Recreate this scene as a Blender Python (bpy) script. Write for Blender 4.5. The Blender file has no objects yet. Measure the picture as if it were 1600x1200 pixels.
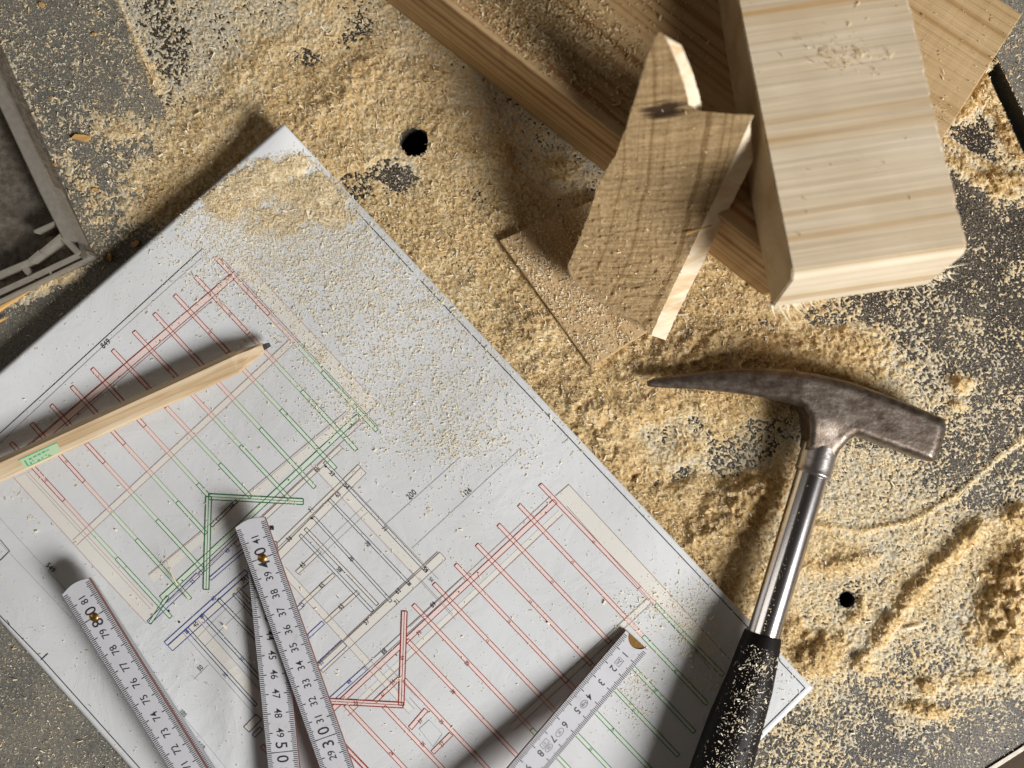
import bpy, bmesh, math, random
import numpy as np
from mathutils import Vector, Matrix
from mathutils.geometry import delaunay_2d_cdt

random.seed(7); RNG = np.random.default_rng(11)
SC = bpy.context.scene
COL = SC.collection

# ------------------------------------------------------------------ camera, world, light, exposure
H = 0.55            # camera height above the bench, metres
F = 1595.0          # focal length in photo pixels (photo 1600 x 1200)
cam_d = bpy.data.cameras.new('camera')
cam = bpy.data.objects.new('camera', cam_d); COL.objects.link(cam)
cam.location = (0, 0, H); cam.rotation_euler = (0, 0, 0)
cam_d.sensor_width = 36; cam_d.lens = 36 * F / 1600
cam_d.clip_start = 0.01; cam_d.clip_end = 50
cam_d.dof.use_dof = True; cam_d.dof.focus_distance = H - 0.006; cam_d.dof.aperture_fstop = 6.3
SC.camera = cam
SC.view_settings.view_transform = 'Standard'; SC.view_settings.look = 'None'
SC.view_settings.exposure = -0.08; SC.view_settings.gamma = 1.0

w = bpy.data.worlds.new('World'); SC.world = w; w.use_nodes = True
nt = w.node_tree; bg = nt.nodes['Background']
tc = nt.nodes.new('ShaderNodeTexCoord'); sp = nt.nodes.new('ShaderNodeSeparateXYZ')
rp = nt.nodes.new('ShaderNodeValToRGB')
nt.links.new(tc.outputs['Generated'], sp.inputs[0]); nt.links.new(sp.outputs['Z'], rp.inputs[0])
rp.color_ramp.elements[0].position = 0.0; rp.color_ramp.elements[0].color = (1.0, 0.80, 0.60, 1)
rp.color_ramp.elements[1].position = 0.80; rp.color_ramp.elements[1].color = (0.24, 0.20, 0.17, 1)
nt.links.new(rp.outputs[0], bg.inputs['Color']); bg.inputs['Strength'].default_value = 0.105

AZ, EL, DIST = math.radians(-38), math.radians(35.5), 1.9
ld = bpy.data.lights.new('window_light', 'AREA'); ld.shape = 'RECTANGLE'; ld.size = 0.58; ld.size_y = 0.74
ld.energy = 53; ld.color = (1.0, 0.985, 0.965)
lo = bpy.data.objects.new('window_light', ld); COL.objects.link(lo)
lo.location = (DIST * math.cos(EL) * math.cos(AZ), DIST * math.cos(EL) * math.sin(AZ), DIST * math.sin(EL))
lo.rotation_euler = (Vector((0, 0, 0)) - lo.location).to_track_quat('-Z', 'Y').to_euler()

# a second, much weaker window on the left of the room (seen as the thin left streak on the chrome tube)
l2 = bpy.data.lights.new('far_window_light', 'AREA'); l2.shape = 'RECTANGLE'; l2.size = 0.35; l2.size_y = 1.3; l2.energy = 2.8; l2.color = (1.0, 0.95, 0.88)
lo2 = bpy.data.objects.new('far_window_light', l2); COL.objects.link(lo2)
lo2.location = (-1.6, 0.15, 0.95); lo2.rotation_euler = (Vector((0.1, 0, 0)) - lo2.location).to_track_quat('-Z', 'Y').to_euler()

# ------------------------------------------------------------------ helpers
def P(px, py, z=0.0):
    k = (H - z) / F
    return Vector(((px - 800) * k, -(py - 600) * k, z))
def PN(px, py, z):
    k = (H - z) / F
    return np.stack([(px - 800) * k, -(py - 600) * k, z + 0 * px], -1)
def tag(o, label=None, cat=None, group=None, kind=None):
    if label: o['label'] = label
    if cat: o['category'] = cat
    if group: o['group'] = group
    if kind: o['kind'] = kind
    return o
def empty(name, loc, label, cat, group=None):
    o = bpy.data.objects.new(name, None); COL.objects.link(o); o.location = loc
    o.empty_display_size = 0.01
    return tag(o, label, cat, group)
def link(name, me, mat=None, parent=None, M=None):
    o = bpy.data.objects.new(name, me); COL.objects.link(o)
    for m in (mat if isinstance(mat, (list, tuple)) else [mat]):
        if m: me.materials.append(m)
    if M is not None: o.matrix_world = M
    if parent:
        o.parent = parent
        o.matrix_parent_inverse = Matrix.Translation(-parent.location) if parent.parent is None else \
            (parent.matrix_parent_inverse.copy() if False else Matrix())
    return o
def child_of_part(name, me, mat, part, M=None):
    """sub-part; part's own matrix may be non-identity, so world placement is kept"""
    o = bpy.data.objects.new(name, me); COL.objects.link(o)
    for m in (mat if isinstance(mat, (list, tuple)) else [mat]):
        me.materials.append(m)
    o.parent = part
    W = part_world(part)
    o.matrix_parent_inverse = W.inverted()
    o.matrix_basis = M if M is not None else Matrix()
    return o
def part_world(o):
    M = o.matrix_basis.copy()
    if o.parent:
        return part_world(o.parent) @ o.matrix_parent_inverse @ M
    return M
def mesh(name, verts, faces, smooth=False):
    me = bpy.data.meshes.new(name); me.from_pydata([tuple(v) for v in verts], [], faces); me.update()
    if smooth: me.shade_smooth()
    return me
def np_mesh(name, V, Fq, attr=None, smooth=False):
    """V (n,3), Fq (m,k) same k"""
    me = bpy.data.meshes.new(name)
    V = np.ascontiguousarray(V, dtype=np.float32); Fq = np.ascontiguousarray(Fq, dtype=np.int32)
    m, k = Fq.shape
    me.vertices.add(len(V)); me.vertices.foreach_set('co', V.ravel())
    me.loops.add(m * k); me.loops.foreach_set('vertex_index', Fq.ravel())
    me.polygons.add(m); me.polygons.foreach_set('loop_start', np.arange(0, m * k, k, dtype=np.int32))
    try: me.polygons.foreach_set('loop_total', np.full(m, k, dtype=np.int32))
    except Exception: pass
    me.update(calc_edges=True)
    if attr is not None:
        a = me.attributes.new('tint', 'FLOAT', 'POINT'); a.data.foreach_set('value', np.ascontiguousarray(attr, dtype=np.float32))
    if smooth: me.polygons.foreach_set('use_smooth', np.ones(m, dtype=bool))
    return me
def seg_dist(X, Y, poly, closed=True):
    n = len(poly); D = np.full(X.shape, 1e9)
    for i in range(n if closed else n - 1):
        ax, ay = poly[i]; bx, by = poly[(i + 1) % n]
        dx, dy = bx - ax, by - ay
        t = np.clip(((X - ax) * dx + (Y - ay) * dy) / (dx * dx + dy * dy + 1e-12), 0, 1)
        D = np.minimum(D, np.hypot(X - ax - t * dx, Y - ay - t * dy))
    return D
def inside(X, Y, poly):
    r = np.zeros(X.shape, bool); n = len(poly)
    for i in range(n):
        ax, ay = poly[i]; bx, by = poly[(i + 1) % n]
        if ay == by: continue
        c = ((ay > Y) != (by > Y)) & (X < (bx - ax) * (Y - ay) / (by - ay) + ax)
        r ^= c
    return r
_lat = {}
def vn(X, Y, s, seed=0):
    """value noise in [-1,1], cell size s"""
    key = seed
    if key not in _lat: _lat[key] = np.random.default_rng(1000 + seed).uniform(-1, 1, (256, 256))
    L = _lat[key]
    x = X / s + 37.3 * seed; y = Y / s + 11.7 * seed
    xi = np.floor(x).astype(int); yi = np.floor(y).astype(int)
    fx = x - xi; fy = y - yi; fx = fx * fx * (3 - 2 * fx); fy = fy * fy * (3 - 2 * fy)
    a = L[yi & 255, xi & 255]; b = L[yi & 255, (xi + 1) & 255]
    c = L[(yi + 1) & 255, xi & 255]; d = L[(yi + 1) & 255, (xi + 1) & 255]
    return (a * (1 - fx) + b * fx) * (1 - fy) + (c * (1 - fx) + d * fx) * fy
def resample(poly, step, closed=True):
    out = []; n = len(poly)
    for i in range(n if closed else n - 1):
        a = poly[i]; b = poly[(i + 1) % n]
        L = math.hypot(b[0] - a[0], b[1] - a[1]); k = max(1, int(round(L / step)))
        for j in range(k): out.append((a[0] + (b[0] - a[0]) * j / k, a[1] + (b[1] - a[1]) * j / k))
    if not closed: out.append(poly[-1])
    return out
def fill_grid(outline, step, jit=0.25):
    """triangulate a 2D outline with interior points. returns verts2d, faces, boundary index list"""
    xs = [p[0] for p in outline]; ys = [p[1] for p in outline]
    gx, gy = np.meshgrid(np.arange(min(xs), max(xs), step), np.arange(min(ys), max(ys), step))
    gx = gx + RNG.uniform(-jit, jit, gx.shape) * step; gy = gy + RNG.uniform(-jit, jit, gy.shape) * step
    ok = inside(gx, gy, outline) & (seg_dist(gx, gy, outline) > step * 0.45)
    pts = [Vector(p) for p in outline] + [Vector((float(a), float(b))) for a, b in zip(gx[ok], gy[ok])]
    n = len(outline)
    vo, _, fo, ov, _, _ = delaunay_2d_cdt(pts, [(i, (i + 1) % n) for i in range(n)], [], 1, 1e-7)
    remap = {}
    for i, src in enumerate(ov):
        for s in src:
            if s < n: remap[s] = i
    return [tuple(v) for v in vo], [list(f) for f in fo], [remap[i] for i in range(n)]

# ------------------------------------------------------------------ materials
def new_mat(name):
    m = bpy.data.materials.new(name); m.use_nodes = True
    n = m.node_tree.nodes; b = n['Principled BSDF']
    return m, m.node_tree, b
def flat(name, col, rough=0.6, metal=0.0, spec=None, bump=0, bscale=400, bdist=0.0003):
    m, t, b = new_mat(name)
    b.inputs['Base Color'].default_value = (*col, 1); b.inputs['Roughness'].default_value = rough
    b.inputs['Metallic'].default_value = metal
    if spec is not None: b.inputs['Specular IOR Level'].default_value = spec
    if bump:
        add_bump(t, b, bscale, bump, bdist)
    return m
def add_bump(t, b, scale, strength, dist, vec=None, detail=4):
    n = t.nodes.new('ShaderNodeTexNoise'); n.inputs['Scale'].default_value = scale; n.inputs['Detail'].default_value = detail
    c = t.nodes.new('ShaderNodeTexCoord')
    t.links.new(vec if vec is not None else c.outputs['Object'], n.inputs['Vector'])
    bp = t.nodes.new('ShaderNodeBump'); bp.inputs['Strength'].default_value = strength; bp.inputs['Distance'].default_value = dist
    t.links.new(n.outputs['Fac'], bp.inputs['Height']); t.links.new(bp.outputs[0], b.inputs['Normal'])
    return bp
def ramp(t, src, stops):
    r = t.nodes.new('ShaderNodeValToRGB'); e = r.color_ramp.elements
    while len(e) < len(stops): e.new(0.5)
    for i, (p, c) in enumerate(stops):
        e[i].position = p; e[i].color = (*c, 1)
    t.links.new(src, r.inputs[0]); return r
def mapping(t, scale, rot=(0, 0, 0)):
    c = t.nodes.new('ShaderNodeTexCoord'); m = t.nodes.new('ShaderNodeMapping')
    m.inputs['Scale'].default_value = scale; m.inputs['Rotation'].default_value = rot
    t.links.new(c.outputs['Object'], m.inputs[0]); return m
def mixc(t, a, b, fac, mode='MIX'):
    m = t.nodes.new('ShaderNodeMix'); m.data_type = 'RGBA'; m.blend_type = mode
    for s, i in ((fac, 0), (a, 6), (b, 7)):
        if isinstance(s, bpy.types.NodeSocket): t.links.new(s, m.inputs[i])
        elif isinstance(s, (int, float)): m.inputs[i].default_value = s
        else: m.inputs[i].default_value = (*s, 1)
    return m.outputs[2]
def wood(name, light, mid, dark, band=60, fine=420, along=3.0, dist=0.6, rough=0.62, fbump=0.35, seed=0.0, sharp=0.5):
    """grain along local X, year bands across local Y/Z"""
    m, t, b = new_mat(name)
    mp = mapping(t, (along, band, band)); mp.inputs['Location'].default_value = (seed, seed * 1.7, 0)
    n1 = t.nodes.new('ShaderNodeTexNoise'); n1.inputs['Scale'].default_value = 1.0; n1.inputs['Detail'].default_value = 3
    n1.inputs['Distortion'].default_value = dist; t.links.new(mp.outputs[0], n1.inputs['Vector'])
    r1 = ramp(t, n1.outputs['Fac'], [(0.30, light), (0.52, mid), (0.52 + 0.16 * sharp, dark), (0.78, mid)])
    mp2 = mapping(t, (along * 5, fine, fine))
    n2 = t.nodes.new('ShaderNodeTexNoise'); n2.inputs['Scale'].default_value = 1.0; n2.inputs['Detail'].default_value = 4
    t.links.new(mp2.outputs[0], n2.inputs['Vector'])
    r2 = ramp(t, n2.outputs['Fac'], [(0.3, (0.80, 0.76, 0.70)), (0.62, (1.03, 1.03, 1.03))])
    col = mixc(t, r1.outputs[0], r2.outputs[0], 0.55, 'MULTIPLY')
    n3 = t.nodes.new('ShaderNodeTexNoise'); n3.inputs['Scale'].default_value = 35; n3.inputs['Detail'].default_value = 3
    c3 = t.nodes.new('ShaderNodeTexCoord'); t.links.new(c3.outputs['Object'], n3.inputs['Vector'])
    r3 = ramp(t, n3.outputs['Fac'], [(0.3, (0.88, 0.85, 0.80)), (0.65, (1.05, 1.04, 1.02))])
    col = mixc(t, col, r3.outputs[0], 0.7, 'MULTIPLY')
    t.links.new(col, b.inputs['Base Color']); b.inputs['Roughness'].default_value = rough
    b.inputs['Specular IOR Level'].default_value = 0.25
    bp = t.nodes.new('ShaderNodeBump'); bp.inputs['Strength'].default_value = fbump; bp.inputs['Distance'].default_value = 0.0006
    t.links.new(n2.outputs['Fac'], bp.inputs['Height']); t.links.new(bp.outputs[0], b.inputs['Normal'])
    return m
def dust_mat(name, stops, rough=0.9):
    m, t, b = new_mat(name)
    a = t.nodes.new('ShaderNodeAttribute'); a.attribute_name = 'tint'
    r = ramp(t, a.outputs['Fac'], stops)
    t.links.new(r.outputs[0], b.inputs['Base Color']); b.inputs['Roughness'].default_value = rough
    b.inputs['Specular IOR Level'].default_value = 0.12
    return m
M_flake = dust_mat('sawdust_flakes', [(0.0, (0.36, 0.22, 0.09)), (0.3, (0.62, 0.44, 0.21)), (0.65, (0.80, 0.645, 0.39)), (1.0, (0.88, 0.81, 0.65))])
M_bed = dust_mat('sawdust_bed', [(0.0, (0.42, 0.27, 0.11)), (0.30, (0.64, 0.46, 0.22)), (0.65, (0.77, 0.625, 0.385)), (1.0, (0.56, 0.52, 0.42))])
M_bedp = dust_mat('sawdust_bed_pale', [(0.0, (0.60, 0.44, 0.22)), (0.5, (0.79, 0.67, 0.45)), (1.0, (0.84, 0.78, 0.64))])
M_chip = flat('orange_chip', (0.72, 0.42, 0.14), 0.7, bump=0.4, bscale=900)
M_pale = flat('pale_splinter', (0.85, 0.74, 0.54), 0.7, bump=0.4, bscale=1200)

def bench_mat(name, base, dustc, lo_, hi_, rough=0.5):
    m, t, b = new_mat(name)
    c = t.nodes.new('ShaderNodeTexCoord')
    n = t.nodes.new('ShaderNodeTexNoise'); n.inputs['Scale'].default_value = 900; n.inputs['Detail'].default_value = 3
    n.inputs['Roughness'].default_value = 0.7
    t.links.new(c.outputs['Object'], n.inputs['Vector'])
    n2 = t.nodes.new('ShaderNodeTexNoise'); n2.inputs['Scale'].default_value = 22; n2.inputs['Detail'].default_value = 5
    t.links.new(c.outputs['Object'], n2.inputs['Vector'])
    ad = t.nodes.new('ShaderNodeMath'); ad.operation = 'MULTIPLY_ADD'; ad.inputs[1].default_value = 0.45
    t.links.new(n2.outputs['Fac'], ad.inputs[0]); t.links.new(n.outputs['Fac'], ad.inputs[2])
    r = ramp(t, ad.outputs[0], [(lo_, base), (hi_, dustc)])
    t.links.new(r.outputs[0], b.inputs['Base Color'])
    b.inputs['Roughness'].default_value = rough; b.inputs['Specular IOR Level'].default_value = 0.4
    bp = t.nodes.new('ShaderNodeBump'); bp.inputs['Strength'].default_value = 0.5; bp.inputs['Distance'].default_value = 0.0004
    t.links.new(n.outputs['Fac'], bp.inputs['Height']); t.links.new(bp.outputs[0], b.inputs['Normal'])
    return m
M_bench = bench_mat('dark_bench', (0.026, 0.020, 0.016), (0.25, 0.21, 0.155), 0.68, 1.0, 0.5)
M_plate = bench_mat('grey_plate', (0.115, 0.118, 0.115), (0.32, 0.29, 0.23), 0.56, 0.95, 0.5)
M_under = flat('brown_underside', (0.05, 0.024, 0.008), 0.8, bump=0.5, bscale=60, bdist=0.002)

# ------------------------------------------------------------------ layout shared by sheets and scatter
PT, PR, PB, PL = (443, 193), (1270, 1075), (648, 1697), (-195, 751)     # paper corners, photo pixels
PAPER = [PT, PR, PB, PL]
def paper_z(X, Y):
    X = np.asarray(X, float); Y = np.asarray(Y, float)
    e = seg_dist(X, Y, [PT, PL], False)
    lift = 0.0085 * np.exp(-(e / 95.0) ** 1.3)
    c = np.hypot(X - PT[0], Y - PT[1])
    curl = 0.009 * np.exp(-(c / 62.0) ** 1.8)
    u = (X + Y); v = (X - Y)
    wav = 0.0007 * np.sin(v / 95.0 + 0.4) * np.sin(u / 210.0) + 0.0005 * np.sin(u / 73.0 + v / 160.0)
    lw = 0.0028 * np.exp(-(np.hypot((X - 370) / 34.0, (Y - 1080) / 150.0)) ** 2)     # soft buckle by the rulers
    return 0.0048 + lift + curl + wav + lw
BEAM = [(560, -120), (1259, 443), (1420, 250), (900, -200)]
BEAM_FOOT = [(440, -126), (1197, 467), (1400, 210), (1000, -200)]

# ------------------------------------------------------------------ setting: bench
def panel(name, poly, holes, mat, z=0.0, th=0.018):
    pts = [P(a, b, 0).xy for a, b in poly]; edges = [(i, (i + 1) % len(poly)) for i in range(len(poly))]
    for hx, hy, hr in holes:
        s = len(pts); n = 40
        for i in range(n):
            a = 2 * math.pi * i / n; pts.append(P(hx + hr * math.cos(a), hy + hr * math.sin(a), 0).xy)
            edges.append((s + i, s + (i + 1) % n))
    vo, _, fo, _, _, _ = delaunay_2d_cdt(pts, edges, [], 1, 1e-7)
    keep = []
    for f in fo:
        c = sum((Vector(vo[i]) for i in f), Vector((0, 0))) / 3
        px, py = 800 + c.x * F / H, 600 - c.y * F / H
        if not any(math.hypot(px - a, py - b) < r * 0.98 for a, b, r in holes): keep.append(f)
    bm = bmesh.new(); vs = [bm.verts.new((v[0], v[1], z)) for v in vo]
    for f in keep:
        try: bm.faces.new([vs[i] for i in f])
        except Exception: pass
    bmesh.ops.recalc_face_normals(bm, faces=bm.faces)
    for f in bm.faces:
        if f.normal.z < 0: f.normal_flip()
    r = bmesh.ops.extrude_face_region(bm, geom=list(bm.faces))
    for e in r['geom']:
        if isinstance(e, bmesh.types.BMVert): e.co.z -= th
    bmesh.ops.recalc_face_normals(bm, faces=bm.faces)
    me = bpy.data.meshes.new(name); bm.to_mesh(me); bm.free()
    return tag(link(name, me, mat), kind='structure')
HOLE1, HOLE2 = (647, 222, 22), (1323, 937, 12.5)
panel('bench_top', [(-158, -800), (1080, -800), (1540, 108), (1642, 330), (2000, 1050), (2000, 985), (1602, 1162), (1540, 1201), (1000, 1560), (780, 1400), (245, 140)],
      [HOLE1, HOLE2], M_bench)
panel('bench_plate', [(-1200, -800), (-160, -800), (243.5, 140), (778, 1400), (1000, 1562), (600, 1900), (-1200, 1900)], [], M_plate, 0.0006)
panel('bench_plate', [(1095, -800), (2400, -800), (2400, 1040), (2004, 1040), (1674, 330), (1562, 98)], [], M_plate, 0.0006)
me = mesh('bench_underside', [(-2, -2, -0.06), (2, -2, -0.06), (2, 2, -0.06), (-2, 2, -0.06)], [(0, 1, 2, 3)])
tag(link('bench_underside', me, M_under), kind='structure')
M_trim = flat('worn_metal_edge', (0.26, 0.23, 0.19), 0.45, 0.4, bump=0.4, bscale=300)
panel('bench_edge_trim', [(2000, 985), (1602, 1162), (1540, 1201), (1000, 1560), (1004, 1567), (1545, 1206), (1606, 1167), (2003, 991)], [], M_trim, 0.0010)

# ------------------------------------------------------------------ sawdust cover map (rows of 50 photo pixels, 0 bare .. 9 deep)
ROWS = """
44455555566655555555555522222444
54455555777766555555555522222444
55556556887777655555555522232544
55666677888777655555555522232544
55666777888767765556666622332334
55667888888757876556666633332223
45667778888877777666666633332112
44455567888888877777777443322222
44445567788888888778888887543223
33333445677888888888888877544322
22222334567888889999999876533333
22222334567888899999999887754332
22222334567888999999877886665443
22222333456678888887457655444443
22222333445677888888655565554333
22222233445667788888899755555434
22222222334556677788888656555566
33322222334455667778887656755656
22222222223344556667777665456557
33332222222333445556667665555558
33333222222222333444555567554456
33333322222222223333444455444444
33333332222222222333344444434432
33333332222222222233333444333221
"""
assert all(len(r) == 32 for r in ROWS.split())
G = np.array([[int(c) for c in r] for r in ROWS.split()], float)
def cover(X, Y):
    x = np.clip(X / 50.0 - 0.5, 0, 30.999); y = np.clip(Y / 50.0 - 0.5, 0, 22.999)
    xi = x.astype(int); yi = y.astype(int); fx = x - xi; fy = y - yi
    fx = fx * fx * (3 - 2 * fx); fy = fy * fy * (3 - 2 * fy)
    return ((G[yi, xi] * (1 - fx) + G[yi, xi + 1] * fx) * (1 - fy) + (G[yi + 1, xi] * (1 - fx) + G[yi + 1, xi + 1] * fx) * fy) / 9.0
# heaps: (x, y, rx, ry, angle deg, height mm)
HEAPS = [(1150, 800, 70, 34, -50, 4.5), (1180, 770, 30, 22, 0, 2.5), (1278, 1025, 34, 24, -30, 4.0), (1560, 950, 30, 45, 10, 3.8),
         (1598, 900, 30, 44, 0, 4.6), (1592, 1000, 20, 40, 0, 4.2), (1350, 1035, 18, 12, -55, 3.2), (1385, 985, 34, 11, -52, 3.2), (1430, 925, 40, 11, -45, 3.0),
         (1490, 865, 40, 11, -42, 3.0), (1525, 825, 22, 12, -40, 2.6), (1590, 805, 20, 16, 0, 3.4), (1500, 600, 15, 11, 0, 3.0), (1497, 632, 11, 8, 0, 2),
         (1440, 1110, 36, 9, 5, 2.6), (1450, 1072, 18, 14, 0, 2.4), (1520, 1060, 30, 16, 0, 1.6), (1335, 965, 11, 8, -20, 1.8), (1348, 945, 7, 14, 0, 2.0),
         (1320, 880, 60, 10, -10, 1.6), (1250, 865, 16, 10, 0, 1.6), (1240, 985, 22, 18, 0, 2.0), (1575, 200, 14, 60, -25, 3.0), (1530, 150, 40, 16, -40, 2.6),
         (1510, 265, 50, 10, 32, 2.6), (1570, 285, 20, 22, 0, 3.2), (1200, 560, 150, 34, 5, 2.6), (1050, 560, 70, 26, -10, 2.0), (1320, 540, 80, 24, 10, 2.2),
         (700, 190, 60, 24, -20, 1.8), (520, 160, 60, 26, -30, 2.0), (580, 90, 60, 24, -40, 1.6), (380, 110, 60, 26, -40, 1.6), (780, 240, 26, 16, 0, 2.0),
         (870, 262, 36, 16, 10, 2.0), (330, 200, 60, 20, -40, 1.4), (640, 120, 50, 20, 0, 1.5), (840, 520, 46, 30, 40, 2.0), (900, 640, 60, 30, 45, 2.0),
         (960, 700, 50, 22, 40, 2.0), (1000, 640, 60, 24, 0, 1.8), (1080, 690, 30, 60, 10, 1.2), (60, 450, 60, 14, -28, 1.5), (110, 430, 22, 10, -28, 1.6),
         (197, 208, 26, 8, 0, 0.8), (1425, 230, 26, 14, 0, 1.0)]
DIPS = [(616, 276, 24, 14, 20, 5.0), (600, 262, 12, 9, 0, 4.0), (1135, 720, 40, 26, 50, 3.4), (1090, 665, 26, 14, 40, 3.4), (1180, 690, 30, 40, 0, 2.0), (860, 475, 40, 8, 55, 1.6),
        (1195, 505, 26, 9, 30, 4.0), (1300, 490, 54, 20, -22, 2.9), (1345, 480, 30, 14, 0, 2.6), (740, 300, 40, 20, 40, 1.4), (470, 90, 40, 18, 0, 2), (560, 60, 26, 40, 0, 1.6),
        (700, 400, 50, 20, 45, 1.6), (560, 290, 40, 22, 45, 2.4), (1060, 745, 26, 10, -30, 3.2), (1025, 755, 8, 4, -40, 3.5), (990, 745, 8, 4, -40, 3.0), (1380, 560, 50, 20, 0, 1.2),
        (260, 60, 22, 60, -15, 2.0), (940, 560, 30, 12, 35, 1.5)]
LINES = [([(1275, 820), (1350, 830), (1430, 812), (1500, 770), (1560, 715), (1660, 640)], 4.5, 1.5), ([(1472, 215), (1530, 250), (1600, 292), (1700, 350)], 6, 2.0),
         ([(150, -80), (185, 0), (245, 140)], 5, 1.5), ([(1300, 500), (1330, 600), (1290, 700)], 3, 0.5), ([(1240, 900), (1300, 850)], 3, 0.6)]
BOARD = [(780, 375), (942, 306), (1040, 500), (925, 575)]      # thin board footprint
def bed_height(X, Y):
    c = cover(X, Y)
    big = vn(X, Y, 46, 1) * 0.6 + vn(X, Y, 24, 12) * 0.5
    h = (c - 0.45) * 2.1 + np.clip(c - 0.66, 0, 1) * 5.0 + big * (0.16 + 1.1 * np.clip(c - 0.55, 0, 1) * 2.4)
    tf = np.clip((0.74 - c) / 0.25, 0, 1)            # 1 in thinly dusted zones: finer grains
    h += (0.34 * vn(X, Y, 13, 2) + 0.26 * vn(X, Y, 6.5, 3)) * (1.15 - 0.9 * tf) + (0.34 + 0.14 * tf) * vn(X, Y, 3.7, 4) + (0.36 + 0.30 * tf) * vn(X, Y, 2.2, 5)
    h += tf * (0.03 + 0.22 * vn(X, Y, 30, 17))
    for L, s in ((HEAPS, 1), (DIPS, -1)):
        for x, y, rx, ry, a, q in L:
            ca, sa = math.cos(math.radians(a)), math.sin(math.radians(a))
            m = (np.abs(X - x) < 2.6 * max(rx, ry)) & (np.abs(Y - y) < 2.6 * max(rx, ry))
            if not m.any(): continue
            xx, yy = X[m] - x, Y[m] - y
            u = (xx * ca + yy * sa) / rx; v = (-xx * sa + yy * ca) / ry
            wob = 1 + 0.45 * vn(X[m], Y[m], 14, 6)
            rag = 1 + (0.35 * vn(X[m], Y[m], 11, 36) + 0.2 * vn(X[m], Y[m], 5, 37)) * (s > 0)
            h[m] += s * q * (1.45 if s > 0 else 1.0) * rag * np.exp(-((u * u + v * v) * wob * (1 + 0.3 * (s > 0) * vn(X[m], Y[m], 6, 38))) ** 1.1)
    sp_ = 0.55 * vn(X, Y, 3.7, 18) + 0.5 * vn(X, Y, 2.3, 19) - 0.03 + 0.10 * np.clip(-h, 0, 2) * 0
    hole_ = (np.hypot((X - 618) / 26, (Y - 276) / 15) < 1.0)
    h = np.where(~hole_ & (c > 0.5), np.maximum(h, sp_), h)
    for pl, wd, q in LINES:
        d = seg_dist(X, Y, pl, False); h += q * np.exp(-(d / (wd * (1 + 0.3 * vn(X, Y, 12, 7)))) ** 2)
    # thin drift along the near side of the paper edge
    return h / 1000.0
def hole_mask(X, Y, grow=0.0):
    r = np.zeros(X.shape, bool)
    for hx, hy, hr in (HOLE1, HOLE2):
        rr = hr * (1 + 0.05 * vn(X, Y, 5, 8) + 0.06 * vn(X, Y, 11, 9)) + grow
        r |= np.hypot(X - hx, Y - hy) < rr
    return r
SLOT = [(1544, 116), (1560, 98), (1672, 330), (1760, 520), (1735, 520), (1640, 330)]

st = 1.5
gx = np.arange(-90, 1690, st); gy = np.arange(-90, 1290, st)
X, Y = np.meshgrid(gx, gy)
X = X + RNG.uniform(-0.3, 0.3, X.shape) * st; Y = Y + RNG.uniform(-0.3, 0.3, Y.shape) * st
h = bed_height(X, Y)
inp = inside(X, Y, PAPER); ed = seg_dist(X, Y, PAPER)
pz = paper_z(X, Y)
h = np.where(inp, np.minimum(h, pz - 0.0012 - 0.004 * np.clip(ed / 30, 0, 1)), h)
h = np.where(~inp & (ed < 14), np.minimum(h, pz + 0.0006), h)
inb = inside(X, Y, BOARD)
h = np.where(inb, np.minimum(h, 0.0035), h)
V = PN(X.ravel(), Y.ravel(), h.ravel()); ny, nx = X.shape
idx = np.arange(nx * ny).reshape(ny, nx)
q = np.stack([idx[:-1, :-1], idx[1:, :-1], idx[1:, 1:], idx[:-1, 1:]], -1).reshape(-1, 4)
hv = h.ravel(); Xr = X.ravel(); Yr = Y.ravel()
bad = (inp & (ed > 30)).ravel() | hole_mask(Xr, Yr) | inside(Xr, Yr, SLOT) | (inside(Xr, Yr, BEAM_FOOT) & (seg_dist(Xr, Yr, BEAM_FOOT) > 12))
bad |= (Xr * 0.55 + Yr > 2046)       # beyond the bench edge, bottom right
keep = (hv[q].max(1) > 0.0001) & ~bad[q].any(1)
q = q[keep]
used, inv = np.unique(q, return_inverse=True)
cr = cover(Xr, Yr); thinf = np.clip((0.80 - cr) / 0.25, 0, 1) * np.clip((0.0019 - hv) / 0.0008, 0, 1)
tint = np.clip(0.36 + 0.34 * vn(Xr, Yr, 2.6, 10) + 0.14 * vn(Xr, Yr, 50, 11) + 0.14 * vn(Xr, Yr, 9, 13) + 0.45 * thinf - 0.10 * (Xr > 900) * (1 - thinf) + 0.10 * np.clip((600 - Xr) / 300, 0, 1), 0, 1)
me = np_mesh('sawdust', V[used], inv.reshape(-1, 4), tint[used], smooth=False)
bed = tag(link('sawdust', me, M_bed), 'drifts of fine tan sawdust lying over the dark bench around the plan', 'sawdust', kind='stuff')

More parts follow.
